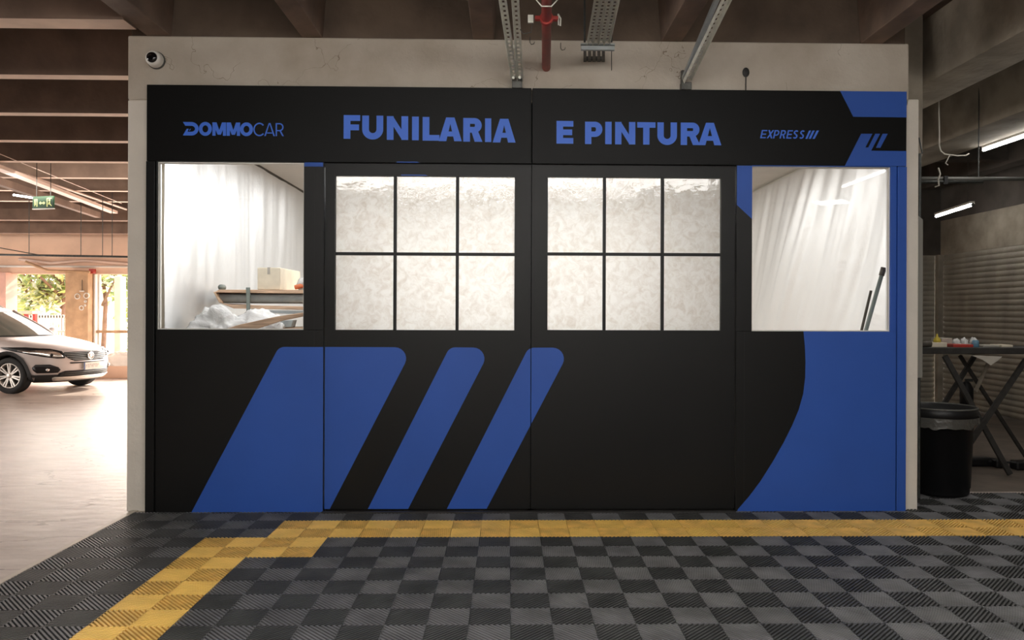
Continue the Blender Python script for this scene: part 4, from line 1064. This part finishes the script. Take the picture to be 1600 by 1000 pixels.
# right window: poles
def pole(px0, py0, px1, py1, Y, r, m, lab, cap):
    a = onY(px0, py0, Y); b = onY(px1, py1, Y+.02); d = (b-a); e = a+d*((a.z-.01)/(-d.z))
    t = empty('leaning_pole', e, label=lab, cat='pole'); MWI[t.name] = Matrix.Translation(-t.location)
    bm = NB(); tube(bm, [e, a], r, 14); obj('pole', bm, m, t, smooth=True)
    if cap:
        dn = (a-e).normalized(); bm = NB(); tube(bm, [a-dn*.05, a+dn*.015], r*1.35, 14); obj('end_cap', bm, M['bronze'], t, smooth=True)
pole(1380,421,1353,516,.20,.016,M['pvc'],'taller grey-green pole with a brown cap leaning behind the right window',True)
pole(1361,454,1350,500,.24,.011,M['bronze'],'shorter brown pole leaning beside the taller one behind the right window',False)

# ------------------------------------------------------------------ the car
def build_car():
    pw = onZ(20, 615, 0); hd = math.atan2(-.225, .974)
    dirv = Vector((math.cos(hd), math.sin(hd), 0)); side = Vector((-math.sin(hd), math.cos(hd), 0))
    org = pw + side*.79      # centre of front axle on the floor
    car = empty('parked_car', (org.x, org.y, 0), hd, label='silver-white compact SUV parked at the left with its front towards the right', cat='car')
    SL = [(.21,.80,-3.38,.80),(.26,.87,-3.42,.85),(.33,.905,-3.45,.88),(.45,.93,-3.5,.895),(.56,.925,-3.5,.90),(.66,.90,-3.49,.905),(.73,.865,-3.48,.90),(.78,.81,-3.47,.897),(.82,.72,-3.46,.892),(.86,.62,-3.45,.886),(.90,.47,-3.44,.88),(.94,.28,-3.43,.873),(.975,.07,-3.42,.866),(1.005,-.12,-3.41,.858),(1.02,-.27,-3.40,.84)]
    GH = [(1.02,-.27,-3.40,.82),(1.10,-.40,-3.38,.80),(1.2,-.57,-3.34,.765),(1.3,-.76,-3.28,.73),(1.4,-.97,-3.2,.695),(1.49,-1.18,-3.12,.665)]
    RF = [(1.48,-1.15,-3.12,.668),(1.53,-1.28,-3.05,.645),(1.57,-1.46,-2.95,.60),(1.60,-1.7,-2.8,.52),(1.615,-2.0,-2.6,.36),(1.62,-2.3,-2.45,.1)]
    N1 = 2.7; NA = 20
    def outline(sl, grow=0):
        z, xf, xrr, w = sl; xf += grow; xrr -= grow; w += grow
        af = min(.95, (xf-xrr)*.48); ar = min(.7, (xf-xrr)*.4); pts = []
        for k in range(NA+1):     # front arc from right side (-y) to left (+y)
            th = -PI/2+PI*k/NA; c, s = max(0, math.cos(th)), math.sin(th)
            pts.append(Vector((xf-af+af*c**(2/N1), w*(abs(s)**(2/N1))*(1 if s > 0 else -1), z)))
        mid = 14
        for k in range(1, mid): pts.append(Vector(((xf-af)+(xrr+ar-(xf-af))*k/mid, w, z)))
        for k in range(NA+1):
            th = PI/2+PI*k/NA; c, s = min(0, math.cos(th)), math.sin(th)
            pts.append(Vector((xrr+ar-ar*abs(c)**(2/4), w*(abs(s)**(2/4))*(1 if s > 0 else -1), z)))
        for k in range(1, mid): pts.append(Vector(((xrr+ar)+((xf-af)-(xrr+ar))*k/mid, -w, z)))
        return pts
    def loft(sls, grow=0, capb=True, capt=True):
        bm = NB(); R = [[bm.verts.new(p) for p in outline(s, grow)] for s in sls]; n = len(R[0])
        for a, b in zip(R, R[1:]):
            for k in range(n): bm.faces.new([a[k], a[(k+1)%n], b[(k+1)%n], b[k]])
        if capb: bm.faces.new(R[0][::-1])
        if capt: bm.faces.new(R[-1])
        return bm
    def lerp_sl(sls, z):
        for a, b in zip(sls, sls[1:]):
            if a[0] <= z <= b[0]:
                f = (z-a[0])/(b[0]-a[0]); return tuple(a[i]+(b[i]-a[i])*f for i in range(4))
        return sls[-1] if z > sls[0][0] else sls[0]
    def FS(y, z, off=0, sls=SL):     # point on nose surface
        _, xf, xrr, w = lerp_sl(sls, z); af = min(.95, (xf-xrr)*.48)
        q = min(.9999, abs(y)/w); x = xf-af+af*(1-q**N1)**(1/N1)
        e = 1e-3; q2 = min(.9999, (abs(y)+e)/w); x2 = xf-af+af*(1-q2**N1)**(1/N1)
        nrm = Vector((e, -(x2-x)*(1 if y > 0 else -1), 0)).normalized()
        return Vector((x, y, z))+nrm*off
    def patch(pts, off, m, name, parent, nsub=10, thick=.0):
        """patch given by rows: list of (z, y0, y1) spans"""
        bm = NB(); rows = []
        for z, y0, y1 in pts: rows.append([bm.verts.new(FS(y0+(y1-y0)*k/nsub, z, off)) for k in range(nsub+1)])
        for a, b in zip(rows, rows[1:]):
            for k in range(nsub): bm.faces.new([a[k], a[k+1], b[k+1], b[k]])
        o = obj(name, bm, m, parent, smooth=True, world=False)
        s = o.modifiers.new('solid', 'SOLIDIFY'); s.thickness = .012; s.offset = 0
        return o
    # body with wheel arches cut out
    bm = loft(SL); body = obj('car_body', bm, M['carpaint'], car, smooth=True)
    cut = NB()
    for ax in (0, -2.62):
        lathe(cut, [(.395,-1.2),(.395,1.2)], 40, (ax,0,.33), axis='Y')
    co = obj('arch_cutter', cut, M['rubber'], car)
    bo = body.modifiers.new('arch', 'BOOLEAN'); bo.object = co; bo.operation = 'DIFFERENCE'; bo.solver = 'EXACT'
    dg = bpy.context.evaluated_depsgraph_get(); dg.update()
    nm = bpy.data.meshes.new_from_object(body.evaluated_get(dg)); body.modifiers.clear(); body.data = nm
    bpy.data.objects.remove(co)
    for p in nm.polygons: p.use_smooth = abs(p.normal.z) < .95 or p.center.z > .5
    # greenhouse
    bm = loft(GH, 0, False, False); obj('side_glass', bm, M['glassdark'], car, smooth=True)
    obj('roof', loft(RF, .004, False, True), M['carpaint'], car, smooth=True)
    # pillars follow the glass surface
    def gpt(x_or_y, z, sgn, front=True):
        _, xf, xrr, w = lerp_sl(GH, z); return xf, xrr, w
    for sg in (-1, 1):
        bm = NB(); pts = []
        for z in (1.0,1.1,1.2,1.3,1.4,1.49):
            _, xf, xrr, w = lerp_sl(GH, max(1.02, min(1.47, z))); af = min(.95,(xf-xrr)*.48); q = .80
            x = xf-af+af*(1-q**N1)**(1/N1); pts.append(Vector((x, sg*w*q, z))*1.0)
        tube(bm, pts, .036, 8); obj('windscreen_pillar', bm, M['carpaint'], car, smooth=True)
        for xx in (-1.75, -2.75):
            bm = NB(); pts = [Vector((xx+ (z-1.02)*.02, sg*(lerp_sl(GH, max(1.02, min(1.47, z)))[3]+.002), z)) for z in (1.02,1.15,1.3,1.47)]
            tube(bm, pts, .03, 6); obj('door_pillar', bm, M['blackp'], car, smooth=True)
        # roof rail
        bm = NB(); tube(bm, [(-1.65,sg*.60,1.545),(-1.75,sg*.60,1.6),(-2.7,sg*.60,1.6),(-2.85,sg*.60,1.545)], .016, 8); obj('roof_rail', bm, M['silver'], car, smooth=True)
        # mirror
        bm = NB(); bmesh.ops.create_uvsphere(bm, u_segments=14, v_segments=8, radius=1)
        for v in bm.verts: v.co = Vector((-.80+v.co.x*.07, sg*(.93+v.co.y*.10), 1.10+v.co.z*.075))
        bar(bm, (-.80, sg*.80, 1.04), (-.80, sg*.9, 1.08), .05, .03)
        obj('side_mirror', bm, M['carpaint'], car, smooth=True)
    # windscreen base strip
    # black lower bumper / sill band
    LB = [(.20,.80,-3.38,.80),(.25,.87,-3.42,.85),(.30,.90,-3.44,.872),(.345,.912,-3.45,.884)]
    bm = loft(LB, .008, False, False)
    dl = [f for f in bm.faces if any(((f.calc_center_median().x-ax)**2+(f.calc_center_median().z-.33)**2)**.5 < .42 for ax in (0,-2.62)) and abs(f.calc_center_median().y) > .6]
    bmesh.ops.delete(bm, geom=dl, context='FACES')
    o = obj('lower_cladding', bm, M['rubber'], car, smooth=True)
    # arch cladding rings
    for ax in (0,-2.62):
        for sg in (-1,1):
            bm = NB(); inner = []; outer = []; back = []
            for k in range(25):
                a = math.radians(-18)+math.radians(216)*k/24
                for lst, r, dy in ((inner,.375,.0),(outer,.445,.008)):
                    x = ax+r*math.cos(a); z = max(.2, .33+r*math.sin(a))
                    _, xf, xrr, w = lerp_sl(SL, min(.97, z)); af = .95
                    y = w
                    if x > xf-af: y = w*(max(0.0, 1-((x-(xf-af))/af)**N1))**(1/N1)
                    lst.append(bm.verts.new((x, sg*(y+.012+dy), z)))
                    if lst is inner: back.append(bm.verts.new((x, sg*(y-.22), z)))
            for k in range(24):
                bm.faces.new([inner[k], inner[k+1], outer[k+1], outer[k]]); bm.faces.new([inner[k], inner[k+1], back[k+1], back[k]])
            obj('arch_cladding', bm, M['rubber'], car, smooth=True)
    # dark core so that arches read dark
    bm = NB(); box(bm, -3.0, .42, -.60, .60, .24, .62); obj('underbody', bm, M['rubber'], car)
    # wheels
    def wheel(ax, sg, steer):
        w = empty('wheel', (0,0,0)); w.parent = car; w.location = (ax, sg*.79, .33); w.rotation_euler = (0,0,steer+(0 if sg > 0 else PI))
        s = 1
        bm = NB(); lathe(bm, [(.215,-.1),(.30,-.105),(.325,-.085),(.33,-.05),(.33,.05),(.325,.085),(.30,.105),(.235,.10),(.225,.09)], 44, axis='Y', cap=False)
        obj('tyre', bm, M['rubber'], w, smooth=True, world=False)
        bm = NB(); lathe(bm, [(.225,.092),(.215,.095),(.205,.08),(.195,.03),(.19,-.08)], 44, axis='Y', cap=False)
        obj('rim', bm, M['silver'], w, smooth=True, world=False)
        bm = NB(); lathe(bm, [(.2,.01),(.05,.012)], 30, axis='Y', cap=True); obj('brake_disc', bm, M['dusty'], w, world=False)
        bm = NB()
        for k in range(7):
            for dlt in (-.12,.12):
                a = 2*PI*k/7+PI/2
                p = Vector((.05*math.cos(a+dlt*1.5), .075, .05*math.sin(a+dlt*1.5))); q = Vector((.212*math.cos(a+dlt), .083, .212*math.sin(a+dlt)))
                bar(bm, p, q, .024, .025, (0,1,0))
        obj('spokes', bm, M['silver'], w, world=False)
        bm = NB(); lathe(bm, [(.055,.06),(.055,.085),(.04,.092),(.001,.093)], 20, axis='Y'); obj('hub_cap', bm, M['silver'], w, smooth=True, world=False)
        return w
    for ax, sg, st in ((0,-1,.10),(0,1,.10),(-2.62,-1,0),(-2.62,1,0)): wheel(ax, sg, st)
    # grille
    patch([(.58,-.34,.34),(.61,-.40,.40),(.66,-.47,.47),(.715,-.50,.50),(.745,-.47,.47)], .006, M['blackp'], 'grille', car, 24)
    for z, hw in ((.605,.38),(.635,.43),(.668,.47),(.70,.49),(.73,.485)):
        bm = NB(); pts = [FS(-hw+2*hw*k/24, z, .02) for k in range(25)]; tube(bm, pts, .0055, 6); obj('grille_bar', bm, M['steelgrey'], car, smooth=True)
    c = FS(0,.665,.03)
    bm = NB(); lathe(bm, [(.072,0),(.078,.008),(.072,.018),(.058,.018),(.055,.010)], 28, c, axis='X', cap=True); obj('emblem_ring', bm, M['chrome'], car, smooth=True)
    bm = NB(); lathe(bm, [(.054,.012),(.03,.02)], 6, c, axis='X', cap=True); obj('emblem_centre', bm, M['silver'], car)
    # chrome bonnet edge & lower slot
    patch([(.535,-.40,.40),(.545,-.43,.43),(.56,-.42,.42)], .006, M['blackp'], 'intake_slot', car, 24)
    # headlights
    for sg in (-1,1):
        patch([(.64,sg*.50,sg*.60),(.67,sg*.49,sg*.74),(.71,sg*.49,sg*.83),(.765,sg*.49,sg*.885),(.81,sg*.60,sg*.892),(.84,sg*.80,sg*.888)], .006, M['blackp'], 'headlight', car, 14)
        hl = car.children[-1]
        patch([(.665,sg*.52,sg*.64),(.70,sg*.53,sg*.76),(.74,sg*.55,sg*.84),(.785,sg*.64,sg*.875)], .018, M['chrome'], 'headlight_reflector', car, 14)
        bm = NB(); c = FS(sg*.66,.70,.02); bmesh.ops.create_uvsphere(bm, u_segments=14, v_segments=8, radius=.03)
        for v in bm.verts: v.co += c
        obj('headlight_lens', bm, M['lens'], car, smooth=True)
        patch([(.38,sg*.60,sg*.80),(.43,sg*.57,sg*.83),(.48,sg*.60,sg*.84),(.535,sg*.70,sg*.82)], .006, M['blackp'], 'fog_light_recess', car, 10)
        bm = NB(); c = FS(sg*.72,.44,.012); bmesh.ops.create_uvsphere(bm, u_segments=14, v_segments=8, radius=.034)
        for v in bm.verts: v.co += c
        obj('fog_light', bm, M['chrome'], car, smooth=True)
    # lower mouth and silver lip
    patch([(.285,-.55,.55),(.32,-.60,.60),(.37,-.58,.58),(.405,-.50,.50)], .010, M['blackp'], 'lower_intake', car, 24)
    for z in (.335,.365):
        bm = NB(); pts = [FS(-.5+1.0*k/20, z, .022) for k in range(21)]; tube(bm, pts, .006, 6); obj('intake_bar', bm, M['galvdark'], car, smooth=True)
    patch([(.225,-.58,.58),(.25,-.62,.62),(.285,-.64,.64),(.30,-.62,.62)], .03, M['silver'], 'bumper_lip', car, 24)
    # number plate
    c = FS(0,.475,.035); pl = empty('number_plate', (0,0,0)); pl.parent = car; pl.location = (c.x, 0, .475)
    bm = NB(); box(bm, -.006,.004,-.2,.2,-.065,.065); obj('plate', bm, M['plate'], pl, world=False, bev=.003)
    bm = NB(); box(bm, .0041,.0046,-.2,-.165,-.065,.065); obj('plate_band', bm, M['plateblue'], pl, world=False)
    bm = NB(); rg = random.Random(5)
    for k in range(7):     # worn, unreadable characters
        y = -.135+k*.046
        box(bm, .0043,.0047,y-.014,y-.007,-.035,.035); box(bm, .0043,.0047,y+.006,y+.013,-.035 if k%2 else 0,.035)
        box(bm, .0043,.0047,y-.007,y+.006,.025 if k%3 else -.004,.034 if k%3 else .005)
    obj('plate_characters', bm, M['platedark'], pl, world=False)
    # wiper / cowl, hood crease
    bm = NB(); pts = []
    for k in range(21):
        y = -.66+1.32*k/20; _, xf, xrr, w = lerp_sl(GH, 1.03); af = .95; q = abs(y)/w; pts.append(Vector((xf-af+af*(1-q**N1)**(1/N1)+.012, y, 1.025)))
    tube(bm, pts, .016, 6); obj('windscreen_cowl', bm, M['blackp'], car, smooth=True)
    return car
car = build_car()
# small orange/white thing and second vehicle sliver are left out: nothing readable stands there

# ------------------------------------------------------------------ lighting
W = bpy.data.worlds.new('world'); S.world = W; W.use_nodes = True
bg = W.node_tree.nodes['Background']; bg.inputs[0].default_value = (1,.97,.93,1); bg.inputs[1].default_value = 5.5
def area(name, loc, rot, sx, sy, e, col=(1,1,1), spread=PI):
    l = bpy.data.lights.new(name, 'AREA'); l.shape = 'RECTANGLE'; l.size = sx; l.size_y = sy; l.energy = e; l.color = col; l.spread = spread
    o = bpy.data.objects.new(name, l); o.location = loc; o.rotation_euler = rot; COL.objects.link(o); return o
sun = bpy.data.lights.new('sun', 'SUN'); sun.energy = 9; sun.angle = .01; sun.color = (1,.88,.74)
so = bpy.data.objects.new('sun', sun); COL.objects.link(so)
so.rotation_euler = Vector((-.25,-1,-.62)).to_track_quat('-Z','Y').to_euler()
# daylight entering through the far openings and the open left side
area('daylight_far', (-12, YF-.35, 1.5), (math.radians(-90),0,0), 16, 2.0, 680, (1,.88,.80))
area('daylight_left', (-24, 3, 1.9), (math.radians(90),0,math.radians(-90)), 14, 3, 540, (1,.88,.81))
# booth interior lamps
area('booth_light', (-.9, 2.8, ZI-.02), (0,0,0), 1.6, 3.5, 112, (.98,1,1))
area('booth_light', (.9, 2.8, ZI-.02), (0,0,0), 1.6, 3.5, 104, (1,.995,.97))
# added unseen booth fills, then the hall lights
area('booth_light', (.0, .75, 1.9), (math.radians(-90),0,0), 2.2, 1.1, 35, (.97,.99,1))  # added unseen fill that brightens the door panes from behind
area('booth_light', (-2.0, .28, 2.75), (math.radians(-10),0,0), .8, .2, 16, (1,1,1))  # added fill hidden behind the header, brightens bags and rack
area('hall_light', (.2, -4.9, 3.45), (math.radians(25),0,0), 5.5, .6, 190, (1,.97,.92))
area('hall_light', (.2, -7.5, 2.0), (math.radians(90),0,0), 7, 2.5, 60, (1,.95,.9))  # added unseen fill behind the viewer
area('hall_light', (5.0, 1.0, 3.45), (0,math.radians(25),0), .3, 3.0, 24, (1,.96,.9))
area('parking_fill', (-9, 5.2, 3.3), (math.radians(68),0,0), 9, .4, 110, (1,.9,.8))  # added unseen fill to brighten the far facade beam
S.view_settings.view_transform = 'Standard'; S.view_settings.look = 'None'; S.view_settings.exposure = 0
S.cycles.use_denoising = True
S.cycles.max_bounces = 8; S.cycles.diffuse_bounces = 4; S.cycles.transparent_max_bounces = 12
S.cycles.sample_clamp_indirect = 6; S.cycles.caustics_reflective = False; S.cycles.caustics_refractive = False
